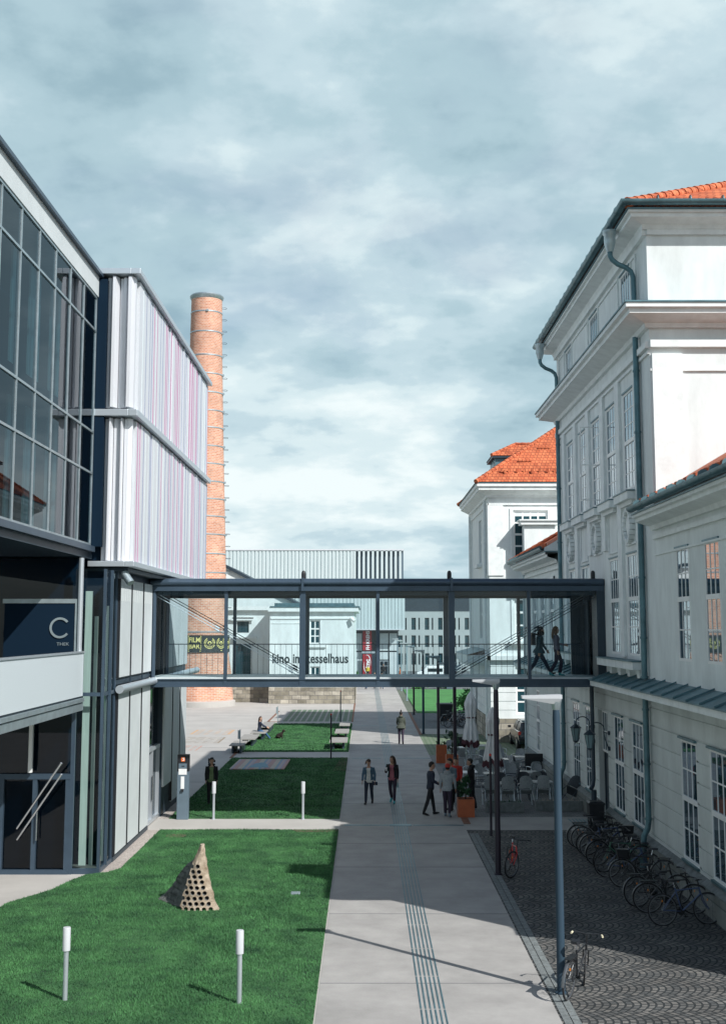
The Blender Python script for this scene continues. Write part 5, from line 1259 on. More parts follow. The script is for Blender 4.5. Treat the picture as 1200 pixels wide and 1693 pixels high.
# ================================================================ BICYCLES
def make_bike(col, steer=0., basket=False, fenders=True, grip='black_plastic'):
    """bike along +X, front wheel at +X"""
    r = empty('bicycle', (0, 0, 0), 'x', 'bicycle'); RW = .335; wb = .53
    def wheel(c, rot):
        ty = MB(); n = 28; t = []
        for k in range(n): 
            a = 2*math.pi*k/n; t.append([(math.cos(a)*(RW+.018*math.cos(b)), .018*math.sin(b), math.sin(a)*(RW+.018*math.cos(b))) for b in [2*math.pi*j/6 for j in range(6)]])
        t.append(t[0]); ty.rings(t, cap=False)
        w_ = ty.build('wheel', 'tyre', r, local=True, smooth=True); w_.location = c; w_.rotation_euler = (0, 0, rot)
        sp = MB()
        for k in range(14): a = 2*math.pi*k/14; sp.tube([(0, .02*(-1)**k, 0), (math.cos(a)*RW*.96, 0, math.sin(a)*RW*.96)], .0035, 3)
        t = []
        for k in range(n+1): a = 2*math.pi*k/n; t.append([(math.cos(a)*rr_, yy_, math.sin(a)*rr_) for rr_, yy_ in ((RW-.012, -.011), (RW-.012, .011), (RW-.03, .011), (RW-.03, -.011))])
        sp.rings(t, cap=False); sp.tube([(0, -.05, 0), (0, .05, 0)], .022, 8)
        sp.build('rim', 'rim_grey', w_, local=True)
        MB().box(-.01, .01, -.012, .012, RW*.5, RW*.62).build('reflector', 'reflector', w_, local=True)
    wheel((-wb, 0, RW), 0)
    f = MB(); bb_, st, hd, hb = (-.08, 0, .29), (-.22, 0, .80), (.34, 0, .80), (.38, 0, .66)
    f.tube([bb_, st], .017, 8).tube([(-.2, 0, .74), (.345, 0, .78)], .016, 8).tube([bb_, hb], .019, 8).tube([hd, hb], .021, 8)
    for s in (-.05, .05): f.tube([bb_, (-wb, s, RW)], .01, 6).tube([(-.2, 0, .72), (-wb, s, RW)], .009, 6)
    f.build('frame', col, r, local=True, smooth=True)
    ca, sa = math.cos(steer), math.sin(steer); rt = lambda x, y, z: (.36+(x-.36)*ca-y*sa, (x-.36)*sa+y*ca, z)
    wheel(rt(wb, 0, RW), steer)
    k = MB()
    for s in (-.05, .05): k.tube([rt(.38, s, .66), rt(.43, s, .5), rt(wb, s, RW)], .012, 6)
    k.build('fork', col, r, local=True, smooth=True)
    h = MB(); h.tube([rt(.37, 0, .68), rt(.32, 0, .96)], .014, 8).tube([rt(.22, -.28, .99), rt(.34, -.2, .98), rt(.35, 0, .96), rt(.34, .2, .98), rt(.22, .28, .99)], .012, 8)
    hh = h.build('handlebar', 'bike_black', r, local=True, smooth=True)
    for s in (-1, 1): MB().tube([rt(.17, s*.285, .985), rt(.25, s*.265, .992)], .019, 8).build('grip', grip, hh, local=True)
    MB().tube([(-.22, 0, .8), (-.25, 0, .92)], .013, 8).build('seat_post', 'chrome', r, local=True)
    MB().rings([[(x, -w_, .93), (x, w_, .93), (x, w_*.8, .975), (x, -w_*.8, .975)] for x, w_ in ((-.38, .06), (-.33, .085), (-.26, .08), (-.15, .03), (-.09, .018))]).build('saddle', 'black_plastic', r, local=True, smooth=True)
    c = MB().tube([(-.08, -.06, .29), (-.08, .06, .29)], .03, 8); c.lathe([(.001, 0)], n=3) if False else None
    c.tube([(-.08, .05, .29), (.04, .07, .17)], .011, 6).tube([(-.08, -.05, .29), (-.2, -.07, .41)], .011, 6).box(0, .09, .07, .16, .155, .175).box(-.25, -.16, -.16, -.07, .40, .42)
    n = 18; ring = lambda rr_, y: [(-.08+math.cos(2*math.pi*q/n)*rr_, y, .29+math.sin(2*math.pi*q/n)*rr_) for q in range(n)]
    c.rings([ring(.09, .04), ring(.09, .046)]).build('crank', 'bike_black', r, local=True)
    if fenders:
        for cx0, a0, a1 in ((-wb, 20, 185), (wb, 15, 130)):
            if cx0 > 0 and steer: continue
            g = []
            for q in range(13): a = R(a0+(a1-a0)*q/12); g.append([(cx0+math.cos(a)*rr_, yy_, RW+math.sin(a)*rr_) for rr_, yy_ in ((RW+.035, -.028), (RW+.045, 0), (RW+.035, .028), (RW+.03, 0))])
            MB().rings(g).build('mudguard', 'rim_grey' if col != 'bike_green' else 'bike_green', r, local=True, smooth=True)
        MB().box(-.72, -.3, -.06, .06, .73, .745).tube([(-.68, -.05, .735), (-wb, -.05, RW)], .007, 5).tube([(-.68, .05, .735), (-wb, .05, RW)], .007, 5).build('carrier', 'bike_black', r, local=True)
    if basket:
        g = MB(); g.rings([[(x, y, z) for x, y in ((.40-q, -.15-q), (.64+q, -.15-q), (.64+q, .15+q), (.40-q, .15+q))] for z, q in ((.72, 0), (.94, .03))]); g.build('basket', 'bike_black', r, local=True)
    return r
pr = {}
def bike(kind, x, y, rz, label, grp=None, lean=0.):
    if kind not in pr:
        c, kw_ = {'black': ('bike_black', {}), 'basket': ('bike_black', dict(basket=True)), 'green': ('bike_green', dict(steer=.15)), 'blue': ('bike_blue', dict(fenders=False)), 'white': ('bike_white', dict(fenders=False)),
                  'red': ('bike_red', dict(steer=-.75, fenders=False)), 'cream': ('bike_black', dict(steer=.3, grip='cream_grip'))}[kind]
        pr[kind] = make_bike(c, **kw_); o = pr[kind]
    else: o = copy_tree(pr[kind])
    o.location = (x, y, 0); o.rotation_euler = (R(lean), 0, R(rz)); o['label'] = label
    if grp: o['group'] = grp
    elif 'group' in o: del o['group']
    return o
GB = 'bicycles parked against the wall on the right'
bike('black', 6.95, 37.6, 2, 'dark bicycle farthest back in the wall row, saddle raised beside the bin', GB, 4)
bike('black', 7.0, 37.0, -6, 'dark bicycle second from the back in the wall row', GB, -5)
bike('blue', 7.0, 36.4, 5, 'dark bicycle third from the back in the wall row', GB, 6)
bike('basket', 7.02, 35.7, -4, 'dark bicycle with a front basket under the far ground-floor window', GB, -4)
bike('black', 7.0, 34.9, 8, 'dark bicycle fifth from the back, before the corner downpipe', GB, 5)
bike('green', 7.0, 34.0, 188, 'green-framed bicycle with pale mudguards in the middle of the wall row', GB, -6)
bike('blue', 6.95, 33.1, -8, 'dark bicycle just in front of the green one', GB, 5)
bike('basket', 7.1, 31.9, 175, 'dark bicycle with basket standing clear in front of the corner downpipe', GB, 4)
bike('black', 7.0, 29.9, 12, 'dark bicycle with large wheel, third from the front of the wall row', GB, -5)
bike('black', 7.1, 29.1, -6, 'dark bicycle second from the front of the wall row', GB, 5)
bike('blue', 7.15, 28.0, 8, 'dark bicycle nearest the camera in the wall row', GB, -4)
bike('red', 3.92, 33.55, -86, 'red-framed bicycle leaning on the dark lamp post', None, -6)
bike('cream', 3.86, 23.0, 62, 'bicycle with cream handlebar grips leaning on the nearest lamp post', None, 5)
GF = 'bicycles parked beside the pavilion'
for i, (k_, x, y, a, l) in enumerate((('white', 7.0, 81.6, 15, 'pale bicycle nearest the pavilion corner with its round wheel in the sun'), ('black', 6.5, 82.8, 20, 'dark bicycle behind the pale one by the pavilion'), ('white', 5.9, 81.8, 30, 'pale bicycle left of the closed parasol'),
        ('blue', 6.7, 84.2, 10, 'dark bicycle farther back beside the pavilion wall'), ('black', 5.7, 83.4, 40, 'dark bicycle beside the large black container'), ('white', 6.6, 86, 5, 'pale bicycle farthest back beside the pavilion'))): bike(k_, x, y, a, l, GF, 4)
# ================================================================ CAR
car = empty('parked_car', (9.35, 70.0+.2, 0), 'dark estate car parked in front of the pavilion, seen from behind', 'car')
car.location = (9.12, 68.7, 0); car.rotation_euler = (0, 0, R(1))
def carsec(y, w0, w1, z0, zb, zt, wt):
    return [(-w0, y, z0), (-w1, y, z0+.25), (-w1, y, zb), (-wt, y, zt), (wt, y, zt), (w1, y, zb), (w1, y, z0+.25), (w0, y, z0)]
MB().rings([carsec(-2.0, .72, .78, .38, .80, .86, .70), carsec(-1.93, .8, .86, .30, .93, 1.0, .78), carsec(-1.2, .82, .885, .22, .97, 1.0, .80), carsec(0, .82, .885, .2, .96, .98, .80), carsec(1.0, .82, .88, .2, .92, .95, .78), carsec(1.8, .78, .84, .22, .80, .84, .7), carsec(2.15, .6, .7, .3, .6, .66, .55)]).build('body', 'car_paint', car, local=True, smooth=True)
gr2 = [(-1.92, .74, 1.0, .74, 1.0), (-1.62, .76, 1.0, .62, 1.42), (-1.3, .77, 1.0, .60, 1.47), (.1, .77, .98, .60, 1.47), (.95, .74, .96, .70, 1.0)]
MB().rings([[(-a, y, b-.04), (-c_, y, d_), (c_, y, d_), (a, y, b-.04)] for y, a, b, c_, d_ in gr2]).build('cabin', 'car_paint', car, local=True, smooth=True)
MB().quad([(-.66, -1.925, 1.02), (.66, -1.925, 1.02), (.55, -1.66, 1.38), (-.55, -1.66, 1.38)]).build('rear_window', 'car_glass', car, local=True)
for s in (-1, 1):
    for y0, y1 in ((-1.5, -.55), (-.45, .6)): MB().quad([(s*.79, y0, 1.02), (s*.785, y1, 1.02), (s*.645, y1-.1*(y1 > 0), 1.40), (s*.645, y0, 1.40)]).build('side_window', 'car_glass', car, local=True)
MB().rings([[(-.63, y, z), (-.60, y, z+.035), (.60, y, z+.035), (.63, y, z)] for y, z in ((-1.68, 1.40), (-1.3, 1.46), (.1, 1.46), (.3, 1.40))]).build('roof', 'car_paint', car, local=True, smooth=True)
for s in (-1, 1):
    MB().tube([(s*.77, -1.92, .98), (s*.65, -1.62, 1.40)], .045, 6).tube([(s*.78, -.5, .98), (s*.62, -.5, 1.45)], .04, 6).tube([(s*.6, -1.4, 1.52), (s*.6, .1, 1.52)], .015, 6).build('pillar', 'car_paint', car, local=True)
    MB().box(s*.79-.10, s*.79+.06, -2.0, -1.86, .78, .97).build('tail_lamp', 'tail_lamp', car, local=True, bevel=.02)
    MB().rings([[(s*.9, .75, .98), (s*1.08, .75, .98), (s*1.08, .75, 1.12), (s*.9, .75, 1.12)], [(s*.92, .88, 1.0), (s*1.05, .88, 1.0), (s*1.05, .88, 1.1), (s*.92, .88, 1.1)]]).build('mirror', 'black_plastic', car, local=True)
    for y in (-1.3, 1.35):
        w_ = MB(); n = 24; ring = lambda rr_, x: [(x, y+math.cos(2*math.pi*q/n)*rr_, .33+math.sin(2*math.pi*q/n)*rr_) for q in range(n)]
        w_.rings([ring(.2, s*.66), ring(.32, s*.67), ring(.33, s*.7), ring(.33, s*.87), ring(.31, s*.895), ring(.22, s*.89)])
        wo = w_.build('wheel', 'tyre', car, local=True, smooth=True); k = MB()
        k.rings([ring(.21, s*.88), ring(.21, s*.9), ring(.05, s*.91)]).build('rim', 'chrome', wo, local=True)
MB().box(-.84, .84, -2.06, -1.9, .42, .62).build('bumper', 'black_plastic', car, local=True, bevel=.03); MB().box(-.26, .26, -2.075, -2.061, .66, .77).build('number_plate', 'plate', car, local=True)
# low ramp wall and vehicles far behind
pk = empty('parked_van', (8.5, 150, 0), 'white van far away past the lawn, in front of the grey block', 'van')
MB().rings([[(x, -.9, .35), (x, -.9, z), (x, -.8, z+.1), (x, .8, z+.1), (x, .9, z), (x, .9, .35)] for x, z in ((-2.2, 1.0), (-1.6, 1.2), (-1.0, 1.75), (2.1, 1.8), (2.25, 1.7))]).build('body', 'paint_white', pk, local=True)
MB().box(-.9, .9, -.93, -.9, 1.2, 1.6).build('window', 'car_glass', pk, local=True)
for x in (-1.4, 1.4): MB().tube([(x, -.93, .33), (x, -.7, .33)], .33, 14).build('wheel', 'tyre', pk, local=True)
# ================================================================ PEOPLE
def remesh(mb, vox, mname, parent, name, cut=None, sm=4):
    o = mb.build('tmp', mname, None, local=True)
    md = o.modifiers.new('r', 'REMESH'); md.mode = 'VOXEL'; md.voxel_size = vox
    if sm: s2 = o.modifiers.new('s', 'SMOOTH'); s2.iterations = sm; s2.factor = .5
    dg = bpy.context.evaluated_depsgraph_get(); me = bpy.data.meshes.new_from_object(o.evaluated_get(dg))
    if cut:
        bm = bmesh.new(); bm.from_mesh(me); bmesh.ops.delete(bm, geom=[f for f in bm.faces if cut(f.calc_center_median())], context='FACES'); bm.to_mesh(me); bm.free()
    me.polygons.foreach_set('use_smooth', [True]*len(me.polygons))
    o.modifiers.clear(); o.data = me; o.name = name; me.name = name; o.parent = parent
    return o
def person(label, loc, rz, hgt=1.70, leg=((15, 5), (-15, 20)), arm=((20, 8, 15), (-15, 8, 15)), lean=3, top='cloth_black', legs='cloth_black', shoe='shoe_black', hair='hair_brown', hstyle='long', shirt=None, sit=None, fem=True,
           skirt_len=0., cap=None, turn=0, nod=0, flare=False, hood=False, vox=.0125, tops_sleeve=None, group=None, sleeve=True, shade=None):
    """leg: (thigh forward deg, knee bend deg) for left,right; arm: (swing, abduct, elbow)"""
    r = empty('person', loc, label, 'person', group, R(rz)); k = hgt/1.72
    J = {}
    pel = Vector((0, 0, .93)); ln = R(lean)
    def up(v): v = Vector(v); return pel+Vector((v.x, v.y*math.cos(ln)+v.z*math.sin(ln), v.z*math.cos(ln)-v.y*math.sin(ln)))
    feet = []; legp = []
    for s, (a, b) in zip((-1, 1), leg):
        h = pel+Vector((s*.09, 0, -.03)); a_, b_ = R(a), R(a-b); ab = .03
        kn = h+Vector((s*ab*.3, math.sin(a_), -math.cos(a_)))*.43; an = kn+Vector((s*0, math.sin(b_), -math.cos(b_)))*.41
        pitch = R((a-b)*.75) if b < 50 or sit else R(a-b); fd = Vector((s*.12, math.cos(pitch), math.sin(pitch))).normalized()
        legp.append((h, kn, an, fd))
    shift = 0
    if sit is None: shift = .085-min(l[2].z for l in legp)
    else: shift = sit+.09-pel.z
    pel = pel+Vector((0, 0, shift)); legp = [(h+Vector((0, 0, shift)), kn+Vector((0, 0, shift)), an+Vector((0, 0, shift)), fd) for h, kn, an, fd in legp]
    S = .165 if fem else .19; armp = []
    for s, (a, ab, e) in zip((-1, 1), arm):
        sh = up((s*S, 0, .47)); a_ = R(a)+ln*.3; e_ = R(a+e); c_ = R(ab)
        el = sh+Vector((s*math.sin(c_), math.sin(a_)*math.cos(c_), -math.cos(a_)*math.cos(c_)))*.285
        ci = R(ab*.3-e*.18); wr = el+Vector((s*math.sin(ci), math.sin(e_)*math.cos(ci), -math.cos(e_)*math.cos(ci)))*.245
        armp.append((sh, el, wr, (wr-el).normalized(), s))
    neck = up((0, .0, .53)); hc = up((0, .025, .675))
    hr = Matrix.Rotation(R(turn), 3, 'Z') @ Matrix.Rotation(R(-nod), 3, 'X')
    def hp(x, y, z): return hc+hr @ Vector((x, y, z))
    def torso(mb, f, z0, z1, fl=0.):
        W = [(-.10, .155, .11), (0, .165, .115), (.08, .150, .10), (.18, .128, .09), (.28, .145, .10), (.38, .165, .105), (.46, .155, .09), (.50, .09, .065), (.54, .055, .055)] if fem else \
            [(-.10, .150, .11), (0, .158, .11), (.08, .152, .10), (.18, .148, .10), (.28, .168, .11), (.38, .188, .115), (.46, .175, .095), (.50, .10, .07), (.54, .06, .06)]
        rg = []
        for z, a, b in W:
            if z < z0 or z > z1: continue
            g = fl*max(0, .1-z)
            rg.append([up(((a*f+g)*math.cos(t), (b*f+g)*math.sin(t)*(1.12 if fem and z == .38 and math.sin(t) > 0 else 1), z)) for t in [2*math.pi*q/18 for q in range(18)]])
        mb.rings(rg)
    def limb(mb, pts, rs): mb.tube(pts, rs, 12); [mb.lathe([(.02, -rs[i]*.98), (rs[i]*.75, -rs[i]*.65), (rs[i], 0), (rs[i]*.75, rs[i]*.65), (.02, rs[i]*.98)], tuple(pts[i]), 10) for i in range(1, len(pts)-1)]
    # body ------------------------------------------------------------
    b = MB(); torso(b, .88, -.2, .6)
    b.tube([up((0, 0, .48)), hp(0, -.015, -.06)], .052, 12)
    hd = []
    for z, a, bb, yo in ((-.125, .03, .035, .045), (-.11, .048, .06, .02), (-.07, .062, .083, .008), (-.02, .071, .092, 0), (.03, .076, .098, -.005), (.075, .070, .090, -.008), (.105, .045, .06, -.01), (.12, .015, .02, -.01)):
        hd.append([hp(a*math.cos(t), yo+bb*math.sin(t), z) for t in [2*math.pi*q/18 for q in range(18)]])
    b.rings(hd); b.tube([hp(0, .085, .015), hp(0, .112, -.03), hp(0, .09, -.042)], [.008, .016, .011], 8)
    b.tube([hp(-.02, .088, -.075), hp(.02, .088, -.075)], .012, 8)
    for s in (-1, 1): b.rings([[hp(s*.070, -.01+.018*math.cos(t), -.0+.03*math.sin(t)) for t in [2*math.pi*q/8 for q in range(8)]], [hp(s*.088, -.02+.022*math.cos(t), .0+.034*math.sin(t)) for t in [2*math.pi*q/8 for q in range(8)]]])
    for h, kn, an, fd in legp:
        limb(b, [h, h.lerp(kn, .5), kn, kn.lerp(an, .35), an], [.078, .07, .05, .052, .036])
        b.tube([an+Vector((0, -.04, -.035)), an+Vector((0, 0, -.03)), an+fd*.1+Vector((0, 0, -.05)), an+fd*.16+Vector((0, 0, -.055))], [.03, .035, .03, .022], 10)
    for sh, el, wr, d, s in armp:
        limb(b, [sh, el, wr], [.045, .036, .024])
        side = Vector((0, 1, 0)) if abs(d.z) > .5 else Vector((0, 0, 1)); side = (side-d*side.dot(d)).normalized(); nrm = d.cross(side)*(-s)
        # palm: flat, thumb side = side
        pc = [wr-d*.01, wr+d*.03, wr+d*.075, wr+d*.095]
        b.rings([[p+side*w_*math.cos(t)+nrm*h_*math.sin(t) for t in [2*math.pi*q/12 for q in range(12)]] for p, w_, h_ in zip(pc, (.024, .034, .040, .036), (.018, .018, .015, .011))])
        for q, (off, l_) in enumerate(((.030, .066), (.010, .074), (-.010, .068), (-.029, .052))):
            p0 = wr+d*.085+side*off; cu = -nrm*s*0+(-nrm)*.35
            b.tube([p0, p0+(d+cu*.4).normalized()*l_*.5, p0+(d+cu*.4).normalized()*l_*.5+(d+cu*1.6).normalized()*l_*.5], [.0095, .009, .0075], 7)
        p0 = wr+d*.03+side*.03; b.tube([p0, p0+(d*.6+side*.8).normalized()*.035, p0+(d*.6+side*.8).normalized()*.035+(d*.9+side*.25).normalized()*.03], [.013, .011, .009], 7)
    bo = remesh(b, vox*.8, 'skin', r, 'body', sm=2)
    e = MB()
    for s in (-1, 1): c_ = hp(s*.03, .086, .018); e.lathe([(.002, -.007), (.011, 0), (.002, .007)], tuple(c_), 8)
    e.build('eyes', 'eye_dark', r, local=True); MB().tube([hp(-.022, .0985, -.075), hp(.022, .0985, -.075)], .005, 6).build('mouth', 'lip', r, local=True)
    # trousers ----------------------------------------------------------
    t = MB(); torso(t, 1.0, -.2, .1)
    for h, kn, an, fd in legp:
        e1 = .068 if flare else .05
        limb(t, [h, h.lerp(kn, .5), kn, kn.lerp(an, .4), an+Vector((0, 0, .02))], [.092, .083, .064, .062 if not flare else .066, e1])
    remesh(t, vox, legs, r, 'trousers')
    # top ------------------------------------------------------------------
    t = MB(); zl = -.12 if skirt_len or not fem else .0
    torso(t, 1.14 if not shirt else 1.2, zl-.0001, .52, .5 if skirt_len else 0.)
    if skirt_len: t.rings([[up((a*math.cos(q), b_*math.sin(q), z)) for q in [2*math.pi*j/18 for j in range(18)]] for z, a, b_ in ((-.1-skirt_len, .205, .16), (-.08, .19, .14), (.1, .165, .118))])
    if sleeve:
        for sh, el, wr, d, s in armp: limb(t, [sh, el, wr-d*.01], [.062, .053, .038])
    if hood: t.lathe([(.05, -.05), (.12, -.02), (.135, .03), (.11, .07), (.04, .08)], tuple(up((0, -.05, .50))), 14, sy=.85)
    inv = lambda p: Vector(((p-pel).x, (p-pel).y*math.cos(ln)-(p-pel).z*math.sin(ln), (p-pel).z*math.cos(ln)+(p-pel).y*math.sin(ln)))
    cut = None
    if shirt:
        def cut(p): q = inv(p); return abs(q.x) < .062+.05*(.5-q.z)+(.02 if q.z > .4 else 0) and q.y > .03 and q.z < .55
    to = remesh(t, vox, top, r, 'jacket' if shirt or hood else 'top', cut)
    if shirt: t = MB(); torso(t, 1.08, -.11, .47); remesh(t, vox, shirt, r, 'shirt')
    # shoes -------------------------------------------------------------------
    for h, kn, an, fd in legp:
        t = MB(); t.tube([an+Vector((0, -.05, -.045)), an+Vector((0, 0, -.035)), an+fd*.11+Vector((0, 0, -.052)), an+fd*.19+Vector((0, 0, -.062))], [(.036, .036), (.044, .045), (.045, .033), (.03, .02)], 12)
        t.tube([an+Vector((0, 0, .05)), an+Vector((0, -.005, -.04))], .044, 12); remesh(t, vox, shoe, r, 'shoe', sm=2)
    # hair ---------------------------------------------------------------------
    t = MB(); rg = []
    for z, a, bb, yo in ((-.06, .05, .035, -.06), (-.02, .078, .065, -.045), (.02, .086, .092, -.025), (.06, .086, .105, -.012), (.095, .07, .088, -.012), (.125, .04, .05, -.012), (.138, .012, .015, -.012)):
        rg.append([hp(a*math.cos(q), yo+bb*math.sin(q), z+(.03 if math.sin(q) > .3 and z < .06 else 0)) for q in [2*math.pi*j/18 for j in range(18)]])
    t.rings(rg)
    if hstyle == 'long':
        t.tube([hp(0, -.07, .06), hp(0, -.1, -.05), hp(.0, -.12, -.16), hp(.02, -.13, -.26), hp(.02, -.12, -.33)], [(.08, .05), (.095, .05), (.10, .045), (.08, .035), (.03, .015)], 12)
        for s in (-1, 1): t.tube([hp(s*.075, 0, .04), hp(s*.088, -.01, -.05), hp(s*.09, -.03, -.16), hp(s*.08, -.02, -.25)], [.025, .028, .028, .012], 8)
    elif hstyle == 'curly':
        rr = random.Random(5)
        for _ in range(26):
            a = rr.uniform(0, 2*math.pi); z = rr.uniform(-.2, .1); c_ = hp(math.cos(a)*.11, min(.03, math.sin(a)*.11)-.03, z); t.lathe([(.005, -.04), (.04, 0), (.005, .04)], tuple(c_), 8)
    elif hstyle == 'bun': t.lathe([(.01, -.045), (.04, -.02), (.045, .01), (.02, .045), (.008, .08)], tuple(hp(0, -.045, .16)), 10)
    elif hstyle == 'pony': t.tube([hp(0, -.1, .05), hp(.03, -.15, -.0), hp(.06, -.18, -.1), hp(.09, -.17, -.19)], [.03, .042, .035, .012], 10)
    elif hstyle == 'beard': t.rings([[hp(a*math.cos(q), .045+b_*math.sin(q), z) for q in [2*math.pi*j/12 for j in range(12)]] for z, a, b_ in ((-.15, .03, .035), (-.11, .056, .052), (-.08, .066, .058), (-.06, .04, .02))])
    remesh(t, .011, hair, r, 'hair', sm=3)
    if cap:
        t = MB(); t.rings([[hp(a*math.cos(q), -.01+b_*math.sin(q), z) for q in [2*math.pi*j/18 for j in range(18)]] for z, a, b_ in ((.02, .092, .112), (.07, .092, .112), (.12, .07, .085), (.145, .02, .025))])
        if cap[1]: t.rings([[hp(x, .09, z) for x, z in ((-.06, .03), (.06, .03), (.06, .042), (-.06, .042))], [hp(x, .17, z) for x, z in ((-.035, .015), (.035, .015), (.035, .025), (-.035, .025))]])
        t.build('cap', cap[0], r, smooth=True, local=True)
    r.scale = (k, k, k)
    Mx = Matrix.Translation(loc) @ Matrix.Rotation(R(rz), 4, 'Z') @ Matrix.Scale(k, 4)
    return dict(root=r, hands=[Mx @ (wr+d*.09) for sh, el, wr, d, s in armp], sh=[Mx @ a[0] for a in armp], hip=Mx @ pel, chest=Mx @ up((0, 0, .35)), dirs=[Mx.to_3x3() @ a[3] for a in armp], M=Mx, neck=Mx @ neck)
def held(name, prof_or_fn, loc, m, label, cat):
    o = prof_or_fn.build(name, m, None, smooth=True, local=True); o.location = loc; return tag(o, label, cat)
# women on the bridge, walking right (+X): rz=-90 turns +Y into +X
p = person('woman with dark curly hair and scarf striding right along the footbridge, behind the other', (5.98, 42.1, 4.945), -90, 1.74, ((30, 4), (-22, 12)), ((22, 6, 12), (-12, 6, 10)), 4, 'cloth_teal', 'cloth_navy', hair='hair_black', hstyle='curly', nod=8, skirt_len=.08)
t = MB(); t.rings([[Vector((.11*math.cos(q), .10*math.sin(q), z)) for q in [2*math.pi*j/16 for j in range(16)]] for z in (-.03, .04)]); t.lathe([(.07, -.09), (.125, -.04), (.13, .02), (.07, .06)], (0, .02, 0), 16)
sc_ = t.build('scarf', 'cloth_black', p['root'], smooth=True, local=True); sc_.location = (0, .05, 1.44)
bp_ = MB(); bp_.rings([[(-.15*a, -.0, z), (.15*a, -.0, z), (.14*a, -.14*a, z), (-.14*a, -.14*a, z)] for z, a in ((0, .9), (.05, 1), (.35, 1), (.42, .7))])
o = bp_.build('backpack', 'cloth_black', None, local=True); tag(o, 'black backpack worn by the rear woman on the footbridge', 'backpack'); o.location = (5.85, 42.1, 5.98); o.rotation_euler = (0, 0, R(-90))
person('long-haired woman walking right along the footbridge with one hand out, ahead of the other', (6.58, 42.0, 4.945), -90, 1.68, ((22, 30), (-8, 22)), ((18, 6, 60), (-4, 6, 15)), -4, 'cloth_mauve', 'cloth_purple', hair='hair_fair', hstyle='long', flare=True, shoe='shoe_teal')
# two women walking towards us on the path: face -Y -> rz=180
p = person('woman in open denim jacket and pale top walking toward the camera, left of the pair', (.13, 46.6, 0), 172, 1.66, ((-14, 12), (20, 8)), ((-8, 14, 18), (10, 12, 12)), 3, 'cloth_denim', 'cloth_navy', hair='hair_brown', hstyle='pony', shirt='cloth_white', nod=22, turn=20)
held('clutch_bag', MB().box(-.1, .1, -.03, .03, -.06, .06), p['hands'][0], 'cloth_navy', 'small dark purse held low by the woman in the denim jacket', 'purse')
p = person('woman in rose top and black cardigan walking toward the camera with a cup', (1.02, 46.8, 0), 168, 1.74, ((12, 4), (-10, 26)), ((-4, 8, 10), (18, 12, 95)), 3, 'cloth_black', 'cloth_purple', shoe='shoe_teal', hair='hair_brown', hstyle='long', shirt='cloth_rose', turn=-40)
held('coffee_cup', MB().lathe([(.032, -.06), (.042, .05), (.045, .055), (.03, .065)], (0, 0, 0), 12), p['hands'][1], 'paper', 'white takeaway cup in the hand of the woman in rose', 'cup')
held('water_bottle', MB().lathe([(.032, -.2), (.034, -.05), (.015, .0), (.015, .03)], (0, 0, 0), 12), p['hands'][0]+Vector((0, 0, -.02)), 'lantern_glass', 'clear water bottle hanging from the hand of the woman in rose', 'bottle')
# person with hair bun walking away
person('person with a top knot and olive jacket walking away up the sunlit path', (2.02, 70.0, 0), 0, 1.80, ((6, 3), (-6, 12)), ((14, 10, 45), (2, 10, 12)), 2, 'cloth_olive', 'cloth_purple', hair='hair_black', hstyle='bun', skirt_len=.04, hood=True)
# standing woman in the shade by the pillar
person('curly-haired woman in dark jacket and pale green top standing in shade by the pillar', (-5.75, 46.2, 0), 185, 1.72, ((6, 4), (-4, 6)), ((4, 8, 10), (-2, 8, 14)), 1, 'cloth_black', 'cloth_black', hair='hair_black', hstyle='curly', shirt='cloth_green')
# seated woman, legs towards +X
person('woman in navy jacket sitting on the bench with jeans stretched toward the lawn', (-6.30, 73.1, 0), -80, 1.70, ((62, 18), (66, 30)), ((42, 6, 22), (38, 6, 30)), 4, 'cloth_navy', 'cloth_jeans', hair='hair_brown', hstyle='long', sit=.45, turn=-60, shoe='shoe_black')
# small dark dog at her feet
dg_ = empty('dog', (-5.05, 73.0, 0), 'small shaggy black dog sitting on the lawn at the feet of the seated woman', 'dog', None, R(-100))
k = MB(); k.rings([[(a*math.cos(q), y+0*a, z+b_*math.sin(q)) for q in [2*math.pi*j/12 for j in range(12)]] for y, z, a, b_ in ((-.26, .14, .05, .06), (-.2, .17, .11, .13), (-.05, .22, .12, .15), (.08, .29, .105, .14), (.15, .34, .07, .09))])
k.tube([(0, .1, .34), (0, .17, .45)], [.075, .06], 10); k.lathe([(.02, -.075), (.08, -.02), (.08, .03), (.02, .08)], (0, .2, .50), 12); k.tube([(0, .22, .49), (0, .33, .465)], [.045, .028], 10)
for s in (-1, 1):
    k.tube([(s*.06, .1, .28), (s*.065, .12, .12), (s*.065, .13, .02), (s*.065, .17, .015)], [.04, .026, .024, .022], 8); k.tube([(s*.09, -.16, .16), (s*.11, -.02, .14), (s*.11, -.06, .03), (s*.11, .04, .015)], [.07, .045, .025, .022], 8)
    k.rings([[(s*.06, .19, .55), (s*.08, .17, .54), (s*.07, .22, .54)], [(s*.095, .2, .46), (s*.11, .18, .45), (s*.10, .22, .45)]])
k.tube([(0, -.26, .13), (0, -.36, .08), (.05, -.42, .06)], [.025, .02, .01], 7)
remesh(k, .014, 'fur', dg_, 'body', sm=1)
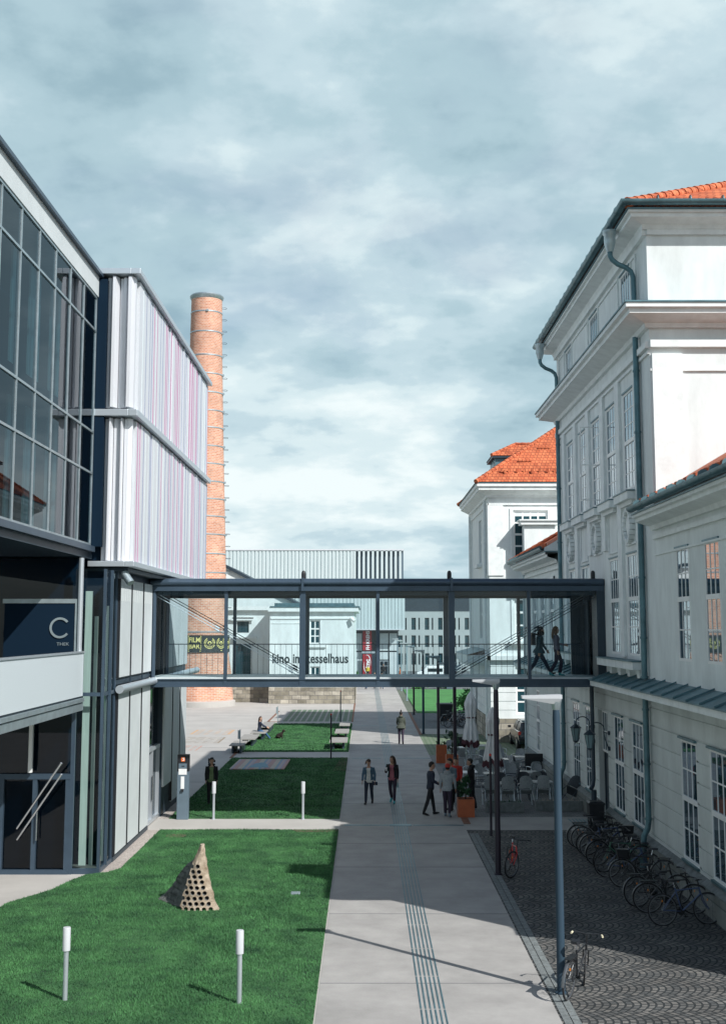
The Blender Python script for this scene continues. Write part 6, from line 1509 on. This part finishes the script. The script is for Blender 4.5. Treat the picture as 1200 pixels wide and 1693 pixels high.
# group of men
person('young man in dark vest with pale sleeves at the left of the group', (2.30, 43.9, 0), -75, 1.83, ((14, 6), (-16, 4)), ((10, 6, 55), (0, 6, 60)), 3, 'cloth_navy', 'cloth_black', hair='hair_black', hstyle='short', fem=False)
person('man in pale grey hoodie and red cap seen from behind in the group', (2.88, 43.5, 0), -14, 1.78, ((8, 4), (-8, 12)), ((-4, 12, 16), (4, 12, 12)), 4, 'cloth_grey', 'cloth_purple', shoe='cloth_slate', hair='hair_black', hstyle='short', fem=False, hood=True, cap=('cloth_red', False))
person('bearded man in slate sweater standing behind the red-capped man', (3.08, 45.0, 0), 150, 1.82, ((6, 3), (-6, 4)), ((5, 8, 40), (5, 8, 20)), 2, 'cloth_slate', 'cloth_black', hair='hair_black', hstyle='beard', fem=False, turn=-40)
person('man in black coat and sunglasses at the right of the group, facing left', (3.88, 45.3, 0), 80, 1.78, ((4, 3), (-6, 6)), ((10, 6, 30), (5, 6, 45)), 3, 'cloth_black', 'cloth_black', hair='hair_black', hstyle='short', fem=False, hood=True)
person('person in a red jacket half hidden in the middle of the group', (3.42, 46.8, 0), 170, 1.66, ((5, 3), (-5, 4)), ((5, 8, 30), (5, 8, 30)), 2, 'cloth_red', 'cloth_black', hair='hair_black', hstyle='short', fem=False)
# distant walkers
far = [(.05, 131, 170, 'cloth_navy', 'cloth_jeans', 'distant walker on the path under the bridge, left one'), (1.0, 133, 175, 'cloth_white', 'cloth_navy', 'distant walker on the path under the bridge, middle one'), (1.75, 131.5, 185, 'cloth_teal', 'cloth_jeans', 'distant walker on the path under the bridge, right one'),
       (.3, 158, 180, 'cloth_yellow', 'cloth_black', 'distant person in a yellow top in front of the red banner'), (4.3, 150, 90, 'safety_orange', 'safety_orange', 'distant person all in orange near the entrance'), (7.0, 150, 120, 'cloth_navy', 'cloth_jeans', 'distant person in navy standing by the low hedge'), (2.4, 163, 180, 'cloth_black', 'cloth_black', 'distant person in black at the glass entrance')]
for i, (x, y, a, tp, lg, l) in enumerate(far): person(l, (x, y, .0), a, 1.72, ((14, 5), (-14, 18)), ((12, 8, 15), (-12, 8, 15)), 3, tp, lg, hair='hair_black', hstyle='short', fem=bool(i % 2), vox=.022, group='distant people near the college entrance' if i > 2 else 'walkers seen beneath the bridge')
